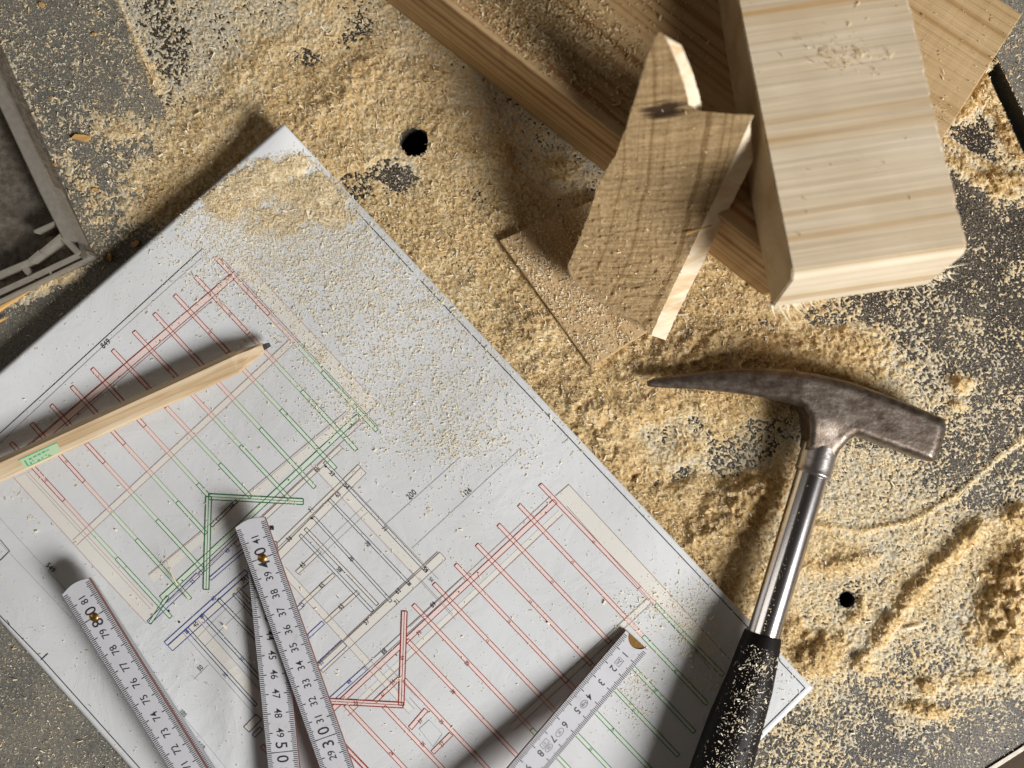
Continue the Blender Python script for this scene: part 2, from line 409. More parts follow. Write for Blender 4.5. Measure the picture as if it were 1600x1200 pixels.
def flakes(name, pos, ln, wd, tilt, mat, tint, parent=None, normals=None, ang=None, curl=1.0):
    n = len(pos)
    a = RNG.uniform(0, 2 * np.pi, n) if ang is None else ang
    t1 = RNG.normal(0, 1, n) * tilt; t2 = RNG.normal(0, 1, n) * tilt
    dx = np.stack([np.cos(a) * np.cos(t1), np.sin(a) * np.cos(t1), np.sin(t1)], -1)
    dy = np.stack([-np.sin(a) * np.cos(t2), np.cos(a) * np.cos(t2), np.sin(t2)], -1)
    L = ln[:, None] * 0.5; W = wd[:, None] * 0.5
    up = np.zeros((n, 3)); up[:, 2] = ln * RNG.uniform(-0.12, 0.3, n) * curl
    tp = RNG.uniform(0.3, 1.0, (n, 1)); tq = RNG.uniform(0.3, 1.0, (n, 1))
    base = pos.copy(); base[:, 2] += np.abs(np.sin(t1)) * ln * 0.35 + np.abs(np.sin(t2)) * wd * 0.4 + 0.00004
    v0 = base - dx * L - dy * W * tp + up; v1 = base + dx * L - dy * W * tq
    v2 = base + dx * L + dy * W * tq + up * RNG.uniform(0, 1.3, (n, 1)); v3 = base - dx * L + dy * W * tp
    V = np.stack([v0, v1, v2, v3], 1).reshape(-1, 3)
    Fq = np.arange(4 * n).reshape(n, 4)
    me = np_mesh(name, V, Fq, np.repeat(tint, 4))
    return link(name, me, mat, parent)
def sizes(n, l0=0.0007, sig=0.42, lmax=0.0032):
    ln = np.minimum(l0 * np.exp(RNG.normal(0, sig, n)), lmax); wd = ln * RNG.uniform(0.22, 0.6, n)
    return ln, np.clip(wd, 0.00016, 0.0009)

# flakes over the bench and the bed
N = 1080000
fx = RNG.uniform(-110, 1710, N); fy = RNG.uniform(-110, 1310, N)
c = cover(fx, fy); hb = bed_height(fx, fy) * 1000
dens = 0.14 + 0.95 * np.clip(c, 0, 1) ** 1.35 * (0.75 + 0.45 * vn(fx, fy, 18, 14) + 0.35 * vn(fx, fy, 6, 15)) + 0.25 * (hb > 0.2)
dens = np.where((fx < 250 + (fy < 140) * 0) & (fy < 620), dens * 0.9, dens)
ed = seg_dist(fx, fy, PAPER); ip = inside(fx, fy, PAPER)
ok = (RNG.uniform(0, 1, N) < dens * 0.62) & ~(ip) & ~hole_mask(fx, fy, -1.0) & ~inside(fx, fy, SLOT) & ~(inside(fx, fy, BEAM_FOOT)) & ~(fx * 0.55 + fy > 2044)
ok &= ~inside(fx, fy, BOARD)
fx, fy, hb = fx[ok], fy[ok], hb[ok]
z = np.maximum(hb / 1000 + 0.00012, 0.0007)
ln, wd = sizes(len(fx), 0.00064, 0.48); thin = hb < 0.3
ln = np.where(thin, ln * 0.75, ln * 1.15); wd = np.where(thin, wd * 0.8, wd)
big = RNG.uniform(0, 1, len(fx)) < 0.012; ln = np.where(big, ln * 2.2, ln); wd = np.where(big, wd * 1.8, wd)
tn = np.clip(RNG.normal(0.66, 0.24, len(fx)) + 0.12 * vn(fx, fy, 50, 16) + 0.16 * thin + 0.2 * big, 0, 1)
tag(flakes('sawdust_flakes', PN(fx, fy, z), ln, wd, np.where(thin, 0.35, 0.7), M_flake, tn),
    'loose pale wood flakes sprinkled across the bench and drifts', 'sawdust', kind='stuff')
NB = (len(fx), len(q))

# ------------------------------------------------------------------ construction plan
def paper_mat():
    m, t, b = new_mat('white_paper')
    c = t.nodes.new('ShaderNodeTexCoord')
    n = t.nodes.new('ShaderNodeTexNoise'); n.inputs['Scale'].default_value = 14; n.inputs['Detail'].default_value = 6
    t.links.new(c.outputs['Object'], n.inputs['Vector'])
    r = ramp(t, n.outputs['Fac'], [(0.25, (0.64, 0.65, 0.65)), (0.6, (0.72, 0.735, 0.75))])
    t.links.new(r.outputs[0], b.inputs['Base Color']); b.inputs['Roughness'].default_value = 0.65
    b.inputs['Specular IOR Level'].default_value = 0.3
    n2 = t.nodes.new('ShaderNodeTexNoise'); n2.inputs['Scale'].default_value = 24; n2.inputs['Detail'].default_value = 6; n2.inputs['Distortion'].default_value = 1.6
    t.links.new(c.outputs['Object'], n2.inputs['Vector'])
    bp = t.nodes.new('ShaderNodeBump'); bp.inputs['Strength'].default_value = 0.30; bp.inputs['Distance'].default_value = 0.0026
    t.links.new(n2.outputs['Fac'], bp.inputs['Height']); t.links.new(bp.outputs[0], b.inputs['Normal'])
    return m
M_paper = paper_mat()
plan = empty('construction_plan', P(560, 900, 0.0), 'large white timber frame plan sheet with red and green printed rafters, dusted with sawdust', 'plan')
ns = 190
S, T = np.meshgrid(np.linspace(0, 1, ns), np.linspace(0, 1, ns))
PX = (1 - S) * (1 - T) * PT[0] + S * (1 - T) * PR[0] + S * T * PB[0] + (1 - S) * T * PL[0]
PY = (1 - S) * (1 - T) * PT[1] + S * (1 - T) * PR[1] + S * T * PB[1] + (1 - S) * T * PL[1]
pzv = paper_z(PX, PY)
V = PN(PX.ravel(), PY.ravel(), pzv.ravel()); V2 = V.copy(); V2[:, 2] -= 0.00022
ii = np.arange(ns * ns).reshape(ns, ns)
q1 = np.stack([ii[:-1, :-1], ii[1:, :-1], ii[1:, 1:], ii[:-1, 1:]], -1).reshape(-1, 4)
ring = np.concatenate([ii[0, :], ii[1:, -1], ii[-1, -2::-1], ii[-2:0:-1, 0]])
nr = len(ring); o2 = ns * ns
side = np.stack([ring, np.roll(ring, -1), np.roll(ring, -1) + o2, ring + o2], -1)
me = np_mesh('paper_sheet', np.concatenate([V, V2]), np.concatenate([q1, q1[:, ::-1] + o2, side]), smooth=True)
link('paper_sheet', me, M_paper, plan)

INK = {}
def ink_buf(k): return INK.setdefault(k, ([], []))
def pz_at(x, y): return float(paper_z(x, y))
def strip(k, a, b, w_, eps=0.00022, step=14):
    vs, fs = ink_buf(k)
    if w_ < 1.45: w_ *= 0.86
    L = math.hypot(b[0] - a[0], b[1] - a[1])
    if L < 0.1: return
    n = max(1, int(L / step)); nx_, ny_ = -(b[1] - a[1]) / L * w_ / 2, (b[0] - a[0]) / L * w_ / 2
    s = len(vs)
    t = np.linspace(0, 1, n + 1); cx = a[0] + (b[0] - a[0]) * t; cy = a[1] + (b[1] - a[1]) * t
    for sg in (1, -1):
        pass
    xa = np.stack([cx + nx_, cx - nx_], 1).ravel(); ya = np.stack([cy + ny_, cy - ny_], 1).ravel()
    zz = paper_z(xa, ya) + eps
    vs.extend(map(tuple, PN(xa, ya, zz)))
    for i in range(n): fs.append((s + 2 * i, s + 2 * i + 1, s + 2 * i + 3, s + 2 * i + 2))
def quadfill(k, pts, eps=0.00010, nn=14):
    """pts: 4 corners a,b,c,d (a-b long side, d-c the other long side)"""
    a, b, c_, d = pts; vs, fs = ink_buf(k); s = len(vs); m = 3
    for i in range(nn + 1):
        t = i / nn
        for j in range(m + 1):
            u = j / m
            x = (a[0] * (1 - t) + b[0] * t) * (1 - u) + (d[0] * (1 - t) + c_[0] * t) * u
            y = (a[1] * (1 - t) + b[1] * t) * (1 - u) + (d[1] * (1 - t) + c_[1] * t) * u
            vs.append(tuple(P(x, y, pz_at(x, y) + eps)))
    for i in range(nn):
        for j in range(m):
            o = s + i * (m + 1) + j; fs.append((o, o + m + 1, o + m + 2, o + 1))
def lerp(a, b, t): return (a[0] + (b[0] - a[0]) * t, a[1] + (b[1] - a[1]) * t)
def band(a, b, w_, fill, line, lw=1.3, cap=True, eps=0.00014, shade=None):
    """double line with fill"""
    if fill: strip(fill, a, b, w_, eps)
    L = math.hypot(b[0] - a[0], b[1] - a[1]); nx_, ny_ = -(b[1] - a[1]) / L * w_ / 2, (b[0] - a[0]) / L * w_ / 2
    e = eps + 0.00008
    strip(line, (a[0] + nx_, a[1] + ny_), (b[0] + nx_, b[1] + ny_), lw, e)
    strip(line, (a[0] - nx_, a[1] - ny_), (b[0] - nx_, b[1] - ny_), lw, e)
    if cap:
        for p in (a, b): strip(line, (p[0] + nx_, p[1] + ny_), (p[0] - nx_, p[1] - ny_), lw, e)
def multi(a, b, segs, w_=6.0, eps=0.00016):
    for t0, t1, fill, line, cap0 in segs:
        band(lerp(a, b, t0), lerp(a, b, t1), w_, fill, line, 1.35, cap0, eps)
INKC = {'red_line': (0.30, 0.035, 0.03), 'pink_fill': (0.82, 0.68, 0.64), 'green_line': (0.03, 0.16, 0.06), 'green_fill': (0.70, 0.78, 0.67),
        'tan_fill': (0.77, 0.745, 0.69), 'faint_red_line': (0.52, 0.34, 0.31), 'black_line': (0.025, 0.025, 0.03), 'grey_line': (0.42, 0.42, 0.42),
        'blue_line': (0.05, 0.07, 0.30), 'dull_line': (0.30, 0.25, 0.22), 'pale_green_line': (0.34, 0.40, 0.30), 'white_fill': (0.71, 0.73, 0.75), 'brown_line': (0.20, 0.13, 0.10)}
RG = [(0, 0.33, 'pink_fill', 'red_line', True), (0.33, 0.50, 'pink_fill', 'faint_red_line', False),
      (0.50, 0.66, 'green_fill', 'pale_green_line', False), (0.66, 1.0, 'green_fill', 'green_line', True)]
# --- upper left roof plan
quadfill('tan_fill', [(352, 402), (568, 645), (591, 631), (377, 402)])
strip('faint_red_line', (377, 402), (591, 631), 1.2); strip('faint_red_line', (591, 631), (545, 672), 1.0)
quadfill('tan_fill', [(22, 747), (230, 975), (252, 958), (50, 735)])
strip('faint_red_line', (22, 747), (160, 900), 1.2); strip('faint_red_line', (160, 900), (230, 975), 1.2)
strip('faint_red_line', (44, 738), (240, 948), 1.0); strip('grey_line', (41, 741), (236, 952), 1.0)
strip('tan_fill', (455, 535), (117, 848), 9, 0.00011); strip('faint_red_line', (452, 531), (114, 844), 0.9); strip('faint_red_line', (458, 539), (120, 852), 0.9)
band((363, 432), (0, 742), 10, 'pink_fill', 'red_line', 1.2, True, 0.00012); strip('red_line', (366, 424), (0, 732), 1.0); strip('faint_red_line', (332, 470), (40, 720), 1.0)
strip('tan_fill', (548, 650), (236, 905), 13, 0.00010); strip('faint_red_line', (541, 643), (232, 898), 1.1)
band((560, 650), (252, 935), 8, 'green_fill', 'green_line', 1.3, True, 0.00013)
strip('faint_red_line', (568, 660), (262, 942), 1.0)
tops = [(337, 402), (305, 432), (273, 461), (241, 490), (209, 518), (176, 547), (144, 576), (112, 604), (80, 633), (49, 662), (17, 692)]
ends = [(589, 673), (557, 703), (525, 733), (493, 763), (452, 779), (392, 777), (326, 775), (322, 834), (319, 893), (301, 940), (272, 970)]
full = math.hypot(252, 271)
for i, (a, b) in enumerate(zip(tops, ends)):
    b2 = (a[0] + 252, a[1] + 271); fr = math.hypot(b[0] - a[0], b[1] - a[1]) / full
    segs = []
    for t0, t1, f_, l_, cp in RG:
        if i == 0: t0, t1 = t0 * 1.0, t1
        t1 = min(t1, fr)
        if t1 > t0: segs.append((t0 / fr, t1 / fr, f_, l_, cp))
    multi(a, b, segs)
strip('red_line', (343, 399), (470, 536), 0.9); strip('green_line', (470, 536), (592, 668), 0.9)
for a, b in (((326, 776), (322, 921)), ((326, 776), (474, 784))):
    band(a, b, 9, 'green_fill', 'green_line', 1.6, True, 0.00020); strip('green_line', a, b, 1.0, 0.00030)
# --- black timber plan in the middle
def bb(a, b, w_=5, fill='white_fill', line='black_line', lw=1.2, cap=True): band(a, b, w_, fill, line, lw, cap, 0.00013)
bb((533, 698), (368, 852), 7, 'tan_fill', 'dull_line')
bb((562, 728), (420, 866), 6, 'tan_fill', 'dull_line'); bb((568, 735), (425, 880), 12, 'tan_fill', 'dull_line', 1.1)
quadfill('tan_fill', [(488, 727), (648, 897), (678, 895), (512, 722)])
strip('faint_red_line', (486, 727), (646, 898), 1.1); bb((507, 722), (667, 893), 5); strip('dull_line', (545, 757), (685, 905), 1.0)
bb((692, 868), (500, 1046), 14, 'tan_fill', 'dull_line'); strip('dull_line', (684, 862), (494, 1040), 1.2)
bb((725, 905), (570, 1046), 7, 'white_fill', 'dull_line')
bb((572, 1044), (516, 1094), 7, 'white_fill', 'blue_line')
bb((514, 780), (641, 914), 4.5); bb((490, 808), (611, 940), 4.5); bb((477, 826), (590, 945), 5, 'tan_fill'); bb((469, 836), (582, 955), 5)
bb((500, 861), (464, 895), 6, 'tan_fill', 'dull_line'); bb((522, 898), (470, 946), 6, 'tan_fill', 'dull_line'); bb((560, 925), (508, 972), 6, 'tan_fill', 'dull_line')
bb((474, 944), (460, 957), 6, 'white_fill', 'blue_line'); bb((505, 973), (478, 998), 6, 'white_fill', 'blue_line'); bb((538, 1005), (494, 1046), 12, 'tan_fill', 'blue_line')
strip('tan_fill', (440, 888), (640, 1110), 9, 0.00011); strip('dull_line', (436, 892), (640, 1116), 0.8); strip('dull_line', (446, 886), (648, 1108), 0.8)
strip('dull_line', (640, 890), (712, 968), 0.9); strip('dull_line', (655, 903), (708, 960), 0.9)
# blue / navy part at the left
quadfill('tan_fill', [(292, 985), (410, 1118), (432, 1112), (308, 968)])
strip('dull_line', (285, 988), (400, 1119), 0.9); strip('dull_line', (308, 968), (410, 1082), 0.9)
bb((310, 898), (232, 973), 7, 'white_fill', 'blue_line', 1.3); bb((400, 812), (312, 897), 5, 'tan_fill', 'blue_line', 1.1)
bb((385, 893), (259, 1006), 7, 'white_fill', 'blue_line', 1.4); bb((388, 903), (266, 1013), 11, 'tan_fill', 'blue_line', 1.4)
bb((292, 982), (400, 1102), 5, 'white_fill', 'black_line', 1.4); bb((316, 961), (408, 1062), 5, 'white_fill', 'black_line', 1.4)
bb((341, 936), (402, 1000), 5, 'white_fill', 'black_line', 1.4); bb((365, 928), (400, 966), 4, 'white_fill', 'black_line', 1.2); bb((372, 920), (400, 950), 5, 'tan_fill', 'black_line', 1.2)
bb((370, 782), (330, 822), 5, 'white_fill', 'black_line', 1.4); bb((396, 846), (328, 905), 5, 'white_fill', 'blue_line', 1.3)
bb((404, 1120), (385, 1140), 12, 'tan_fill', 'black_line', 1.4); bb((408, 1138), (396, 1150), 6, 'white_fill', 'black_line', 1.4)
band((262, 932), (234, 974), 5, 'green_fill', 'green_line', 1.2)
quadfill('tan_fill', [(340, 790), (368, 815), (376, 808), (350, 782)])
# --- red / green roof plan at the lower right
quadfill('tan_fill', [(868, 775), (1100, 1030), (1128, 1012), (889, 757)])
strip('dull_line', (889, 757), (1140, 1030), 1.2); strip('dull_line', (889, 757), (868, 775), 1.0); strip('dull_line', (886, 791), (1110, 1045), 1.0)
strip('tan_fill', (1015, 938), (800, 1137), 8, 0.00011); strip('dull_line', (1012, 934), (797, 1132), 0.8); strip('dull_line', (1018, 943), (803, 1141), 0.8)
strip('tan_fill', (876, 800), (540, 1115), 8, 0.00010); strip('faint_red_line', (880, 804), (544, 1119), 1.0)
band((868, 783), (520, 1108), 8, 'pink_fill', 'red_line', 1.2, True, 0.00013); strip('faint_red_line', (861, 775), (640, 980), 1.0)
rr = [((844, 757), (1130, 1055), .63), ((811, 789), (1105, 1100), .66), ((779, 820), (1085, 1144), .66), ((745, 851), (1060, 1181), .66),
      ((712, 882), (1050, 1238), .60), ((678, 912), (1010, 1262), .58), ((646, 945), (975, 1292), .56)]
for a, b, s in rr:
    multi(a, b, [(0, s * 0.86, 'pink_fill', 'red_line', True), (s * 0.86, s, 'pink_fill', 'faint_red_line', False), (s, 1, 'green_fill', 'green_line', True)], 6.2)
for a, b in (((636, 1000), (900, 1278)), ((632, 1062), (860, 1305)), ((600, 1104), (790, 1305)), ((540, 1102), (735, 1310)), ((515, 1140), (680, 1315)), ((465, 1090), (670, 1305)), ((409, 1165), (540, 1300))):
    band(a, b, 6.2, 'pink_fill', 'red_line', 1.35, True, 0.00016)
for a, b in (((632, 955), (627, 1102)), ((630, 1102), (500, 1095))):
    band(a, b, 8.5, 'pink_fill', 'red_line', 1.6, True, 0.00022); strip('red_line', a, b, 1.0, 0.00032)
band((666, 1109), (641, 1138), 7, 'pink_fill', 'red_line', 1.2); band((705, 1147), (676, 1176), 7, 'pink_fill', 'red_line', 1.2); band((624, 1060), (586, 1096), 6, 'pink_fill', 'red_line', 1.3)
for a, b in (((671, 1125), (691, 1147)), ((691, 1147), (677, 1167)), ((677, 1167), (655, 1139)), ((655, 1139), (671, 1125))): strip('grey_line', a, b, 0.9)
quadfill('grey_fill', [(671, 1125), (691, 1147), (677, 1167), (655, 1139)]); INKC['grey_fill'] = (0.66, 0.68, 0.69)
for i in range(4):
    strip('grey_line', (600 + i * 5, 1022 + i * 6), (572 + i * 5 + 8, 1074 + i * 6), 0.7) if False else strip('grey_line', (596 + i * 5, 1030 + i * 5), (640 + i * 5, 1078 + i * 5), 0.7)
# frame and dimension lines
for a, b, k, w_ in [((317, 388), (85, 600), 'black_line', 1.3), ((85, 600), (0, 677), 'black_line', 1.3), ((0, 677), (-150, 812), 'black_line', 1.3), ((172, 531), (0, 692), 'grey_line', 1.0),
                    ((172, 531), (330, 390), 'grey_line', 0.7), ((555, 328), (645, 425), 'black_line', 1.5), ((656, 437), (1258, 1075), 'black_line', 1.5), ((485, 252), (545, 315), 'black_line', 1.0),
                    ((1258, 1075), (1150, 1182), 'black_line', 1.3), ((-150, 800), (0, 962), 'black_line', 1.5), ((0, 962), (66, 1030), 'black_line', 1.5), ((66, 1030), (330, 1325), 'black_line', 1.5),
                    ((64, 1031), (75, 1021), 'black_line', 1.5), ((15, 976), (11, 969), 'black_line', 1.3), ((681, 464), (672, 474), 'grey_line', 1.2), ((888, 685), (880, 693), 'grey_line', 1.2),
                    ((0, 810), (82, 900), 'grey_line', 0.9), ((82, 900), (130, 952), 'grey_line', 0.9), ((0, 848), (112, 967), 'grey_line', 0.9), ((0, 843), (15, 861), 'black_line', 1.3), ((15, 861), (0, 876), 'black_line', 1.3),
                    ((720, 714), (600, 822), 'grey_line', 0.8), ((815, 700), (644, 857), 'grey_line', 0.8), ((580, 780), (470, 885), 'grey_line', 0.6), ((820, 685), (833, 697), 'grey_line', 0.8),
                    ((325, 1040), (303, 1062), 'grey_line', 0.8), ((300, 1056), (310, 1064), 'grey_line', 0.8), ((270, 1100), (360, 1208), 'grey_line', 0.9), ((355, 950), (305, 1000), 'grey_line', 0.6), ((400, 930), (320, 1010), 'grey_line', 0.6),
                    ((575, 800), (500, 870), 'grey_line', 0.6), ((640, 1090), (660, 1112), 'brown_line', 0.8)]:
    strip(k, a, b, w_)
_txt = {}
def text_geo(s, size, bold=0.0):
    key = (s, bold)
    if key not in _txt:
        cu = bpy.data.curves.new('t', 'FONT'); cu.body = s; cu.size = 1.0; cu.resolution_u = 3; cu.offset = bold; cu.align_x = 'CENTER'
        ob = bpy.data.objects.new('t', cu); m_ = ob.to_mesh()
        vs = np.array([v.co[:] for v in m_.vertices])[:, :2]; fs = [tuple(p.vertices) for p in m_.polygons]
        c0 = (vs.max(0) + vs.min(0)) / 2; vs = vs - c0
        ob.to_mesh_clear(); bpy.data.objects.remove(ob); bpy.data.curves.remove(cu)
        _txt[key] = (vs, fs)
    v, f = _txt[key]; return v * size, f
def ptext(k, s, x, y, ang, hpx):
    """text on the paper; ang = reading direction in degrees, image sense (y down); hpx = glyph height"""
    v, f = text_geo(s, hpx / 0.70); ca, sa = math.cos(math.radians(ang)), math.sin(math.radians(ang))
    xx = x + v[:, 0] * ca * 0.85 + v[:, 1] * sa; yy = y + v[:, 0] * sa * 0.85 - v[:, 1] * ca
    vs, fs = ink_buf(k); o = len(vs); vs.extend(map(tuple, PN(xx, yy, paper_z(xx, yy) + 0.00036))); fs.extend(tuple(i + o for i in p) for p in f)
for s, x, y, a, hp in [('849', 165, 537, -42, 9), ('549', 79, 887, 48, 9), ('200', 643, 773, -42, 9), ('-426', 729, 770, -42, 8), ('63', 528, 773, -42, 7), ('71', 486, 797, -42, 7),
                       ('56', 452, 842, -42, 7), ('65', 473, 883, -42, 7), ('53', 519, 740, 47, 7), ('68', 495, 733, -42, 7), ('71', 601, 826, 47, 7), ('70', 575, 850, 47, 7), ('70', 549, 873, 47, 7),
                       ('58', 531, 890, 47, 7), ('65', 503, 915, -42, 7), ('65', 533, 948, -42, 7), ('63', 622, 924, -42, 7), ('71', 620, 941, -42, 7), ('57', 573, 972, -42, 7),
                       ('89', 677, 945, -42, 7), ('88', 600, 1018, -42, 7), ('54', 665, 890, 47, 7), ('54', 542, 760, 47, 7), ('50', 313, 1044, -42, 7), ('105', 287, 1115, 48, 7), ('660', 314, 1165, 48, 8),
                       ('40', 306, 976, -42, 7), ('34', 381, 906, -42, 7), ('74', 638, 911, 47, 6), ('54', 674, 906, 47, 6), ('64', 362, 790, -42, 6), ('51', 341, 812, -42, 6)]:
    ptext('black_line', s, x, y, a, hp)
for s, x, y, a in [('35', 301, 909, -42), ('40', 334, 936, -42), ('37', 352, 1055, 47), ('37', 378, 1030, 47), ('43', 355, 861, -42), ('44', 546, 1066, -42), ('33', 502, 1036, -42), ('47', 481, 995, -42), ('38', 292, 987, 47), ('38', 315, 963, 47)]:
    ptext('blue_line', s, x, y, a, 6)
for s, x, y, a in [('70', 655, 989, -42), ('20', 556, 1099, 0), ('27', 657, 1127, -42), ('27', 691, 1163, -42), ('25', 690, 1128, 47), ('25', 661, 1163, 47), ('22', 730, 1037, 47), ('24', 612, 1177, 47), ('28', 708, 1081, 47), ('55', 614, 1066, -42), ('59', 628, 1028, 90), ('21', 597, 1085, -42)]:
    ptext('red_line', s, x, y, a, 6)
for y_ in (823.5, 826.5): strip('black_line', (422, y_), (428, y_), 3.2, 0.0004)
# little dots and ties on the timbers
for i, (x, y) in enumerate([(309, 477), (344, 445), (250, 532), (186, 589), (122, 647), (717, 925), (747, 895), (853, 801), (595, 1045), (620, 1024)]): strip('red_line', (x - 1, y), (x + 1, y), 2, 0.00034)
for x, y in [(549, 663), (515, 692), (451, 750), (285, 907), (262, 938)]: strip('green_line', (x - 1, y), (x + 1, y), 2, 0.00034)
for x, y in [(509, 729), (487, 810), (264, 955), (280, 972)]: strip('black_line', (x - 1.5, y), (x + 1.5, y), 3, 0.00034)
for a, b in zip(tops[1:], ends[1:]):
    p = (a[0] + 55, a[1] + 59); strip('red_line', (p[0] - 2, p[1] - 2), (p[0] + 3, p[1] + 3), 5, 0.00034) if False else ptext('red_line', '12', p[0], p[1], 47, 4)
for a, b, s in rr: ptext('red_line', '12', a[0] + 84, a[1] + 90, 47, 4.5); ptext('green_line', '22', a[0] + 245, a[1] + 259, 47, 4.5)
INKM = {}
for k, (vs, fs) in INK.items():
    INKM[k] = flat('ink_' + k, INKC[k], 0.7, spec=0.2)
    nm = 'printed_' + k.replace('_fill', '_shading')
    tag(link(nm, mesh(nm, vs, fs), INKM[k], plan), kind='stuff')

# sawdust on the plan: low drift plus flakes
PB_ = [(400, 285, 85, 32, -18, 1.0), (480, 300, 62, 26, 0, 1.0), (520, 335, 34, 22, 20, 0.9), (360, 320, 40, 26, -10, 0.8), (430, 345, 70, 30, 0, 0.55), (452, 262, 42, 20, -14, 0.9),
       (500, 290, 26, 22, 0, 1.0), (338, 310, 24, 14, -20, 0.7)]
def pmap(X, Y):
    d = np.zeros(X.shape)
    for x, y, rx, ry, a, q_ in PB_:
        ca, sa = math.cos(math.radians(a)), math.sin(math.radians(a)); u = ((X - x) * ca + (Y - y) * sa) / rx; v = (-(X - x) * sa + (Y - y) * ca) / ry
        d = np.maximum(d, q_ * np.exp(-(u * u + v * v) ** 1.2))
    return d
st2 = 1.7
X, Y = np.meshgrid(np.arange(260, 620, st2), np.arange(200, 440, st2))
X = X + RNG.uniform(-.3, .3, X.shape) * st2; Y = Y + RNG.uniform(-.3, .3, Y.shape) * st2
D = pmap(X, Y)
hh = (D - 0.42) * 2.4 + 0.45 * vn(X, Y, 17, 21) + 0.35 * vn(X, Y, 8, 22) + 0.42 * vn(X, Y, 3.9, 23) + 0.42 * vn(X, Y, 2.2, 24)
hh += 1.6 * np.exp(-(((X - 497) / 22) ** 2 + ((Y - 312) / 26) ** 2)) * (1 + .5 * vn(X, Y, 9, 25))
# bare paper at the raised corner
bare = (Y < 262 - (X - 345) * 0.28) & (X > 300)
hh = np.where(bare, -1, hh + 0.0)
okp = inside(X, Y, PAPER) & (seg_dist(X, Y, PAPER) > 5) & (hh > 0)
Z = paper_z(X, Y) + 0.0001 + np.maximum(hh, -0.2) / 1000
ny, nx = X.shape; idx = np.arange(nx * ny).reshape(ny, nx)
q = np.stack([idx[:-1, :-1], idx[1:, :-1], idx[1:, 1:], idx[:-1, 1:]], -1).reshape(-1, 4)
q = q[okp.ravel()[q].all(1)]; used, inv = np.unique(q, return_inverse=True)
V = PN(X.ravel(), Y.ravel(), Z.ravel())
tn = np.clip(0.55 + 0.3 * vn(X, Y, 3, 26).ravel() + 0.2 * vn(X, Y, 14, 29).ravel(), 0, 1)
tag(link('sawdust_on_plan', np_mesh('sawdust_on_plan', V[used], inv.reshape(-1, 4), tn[used]), M_bedp), 'low drift of cream sawdust on the raised upper corner of the plan', 'sawdust', kind='stuff')
BL = [(430, 345, 130, 60, 0.55), (470, 380, 110, 70, 0.75), (560, 430, 120, 80, 0.5), (620, 520, 130, 90, 0.42), (700, 640, 120, 80, 0.34), (590, 640, 60, 40, 0.26), (720, 690, 40, 26, 0.5), (430, 330, 120, 50, 0.8),
      (1090, 990, 34, 70, 0.55), (1020, 950, 50, 30, 0.32), (1130, 1060, 40, 60, 0.5), (1000, 1100, 30, 40, 0.18), (990, 1065, 34, 20, 0.3), (700, 470, 60, 30, 0.35), (530, 640, 60, 30, .2),
      (1230, 1070, 14, 20, 0.2), (345, 477, 7, 5, 1.1), (338, 466, 4, 4, .8), (670, 797, 5, 5, 1.0), (710, 702, 8, 12, .9), (812, 706, 6, 5, 1.0), (790, 695, 10, 6, .7), (600, 460, 10, 8, .8), (648, 590, 8, 6, .7), (455, 785, 6, 4, .8), (625, 1063, 4, 4, 1.0), (545, 1100, 3, 3, 1.0), (28, 770, 6, 4, .8), (48, 810, 6, 4, .8), (780, 600, 12, 8, .5), (500, 560, 20, 12, .5), (360, 430, 80, 50, 0.22), (560, 620, 30, 14, .4)]
N = 620000
fx = RNG.uniform(-20, 1280, N); fy = RNG.uniform(190, 1220, N)
d = 0.012 + pmap(fx, fy) * 0.95
for x, y, rx, ry, q_ in BL: d = d + 0.85 * q_ * np.exp(-(((fx - x) / rx) ** 2 + ((fy - y) / ry) ** 2))
d *= np.clip(1 + 0.6 * vn(fx, fy, 14, 27) + 0.5 * vn(fx, fy, 5, 28), 0.1, 2)
baref = (fy < 262 - (fx - 345) * 0.28) & (fx > 300)
d = np.where(baref, 0.01, d)
ok = (RNG.uniform(0, 1, N) < np.minimum(d, 1)) & inside(fx, fy, PAPER) & (seg_dist(fx, fy, PAPER) > 2)
fx, fy = fx[ok], fy[ok]; D = pmap(fx, fy)
hh = (D - 0.42) * 2.4 + 0.45 * vn(fx, fy, 17, 21) + 0.35 * vn(fx, fy, 8, 22) + 0.25
hh += 1.6 * np.exp(-(((fx - 497) / 22) ** 2 + ((fy - 312) / 26) ** 2))
hh = np.where((D > .3), np.maximum(hh, 0), 0)
z = paper_z(fx, fy) + 0.00035 + hh / 1000
ln, wd = sizes(len(fx), 0.00052, 0.5); ln = np.where(D < .2, ln, ln * 1.4)
wd = wd * 1.3
tn = np.clip(RNG.normal(0.93, 0.10, len(fx)) - 0.25 * (D > 0.3), 0.45, 1)
tag(flakes('sawdust_flakes_on_plan', PN(fx, fy, z), ln, wd, np.full(len(fx), 0.22), M_flake, tn, curl=0.5), 'scattered cream wood flakes lying on the printed plan', 'sawdust', kind='stuff')
print('COUNT', NB, len(fx))

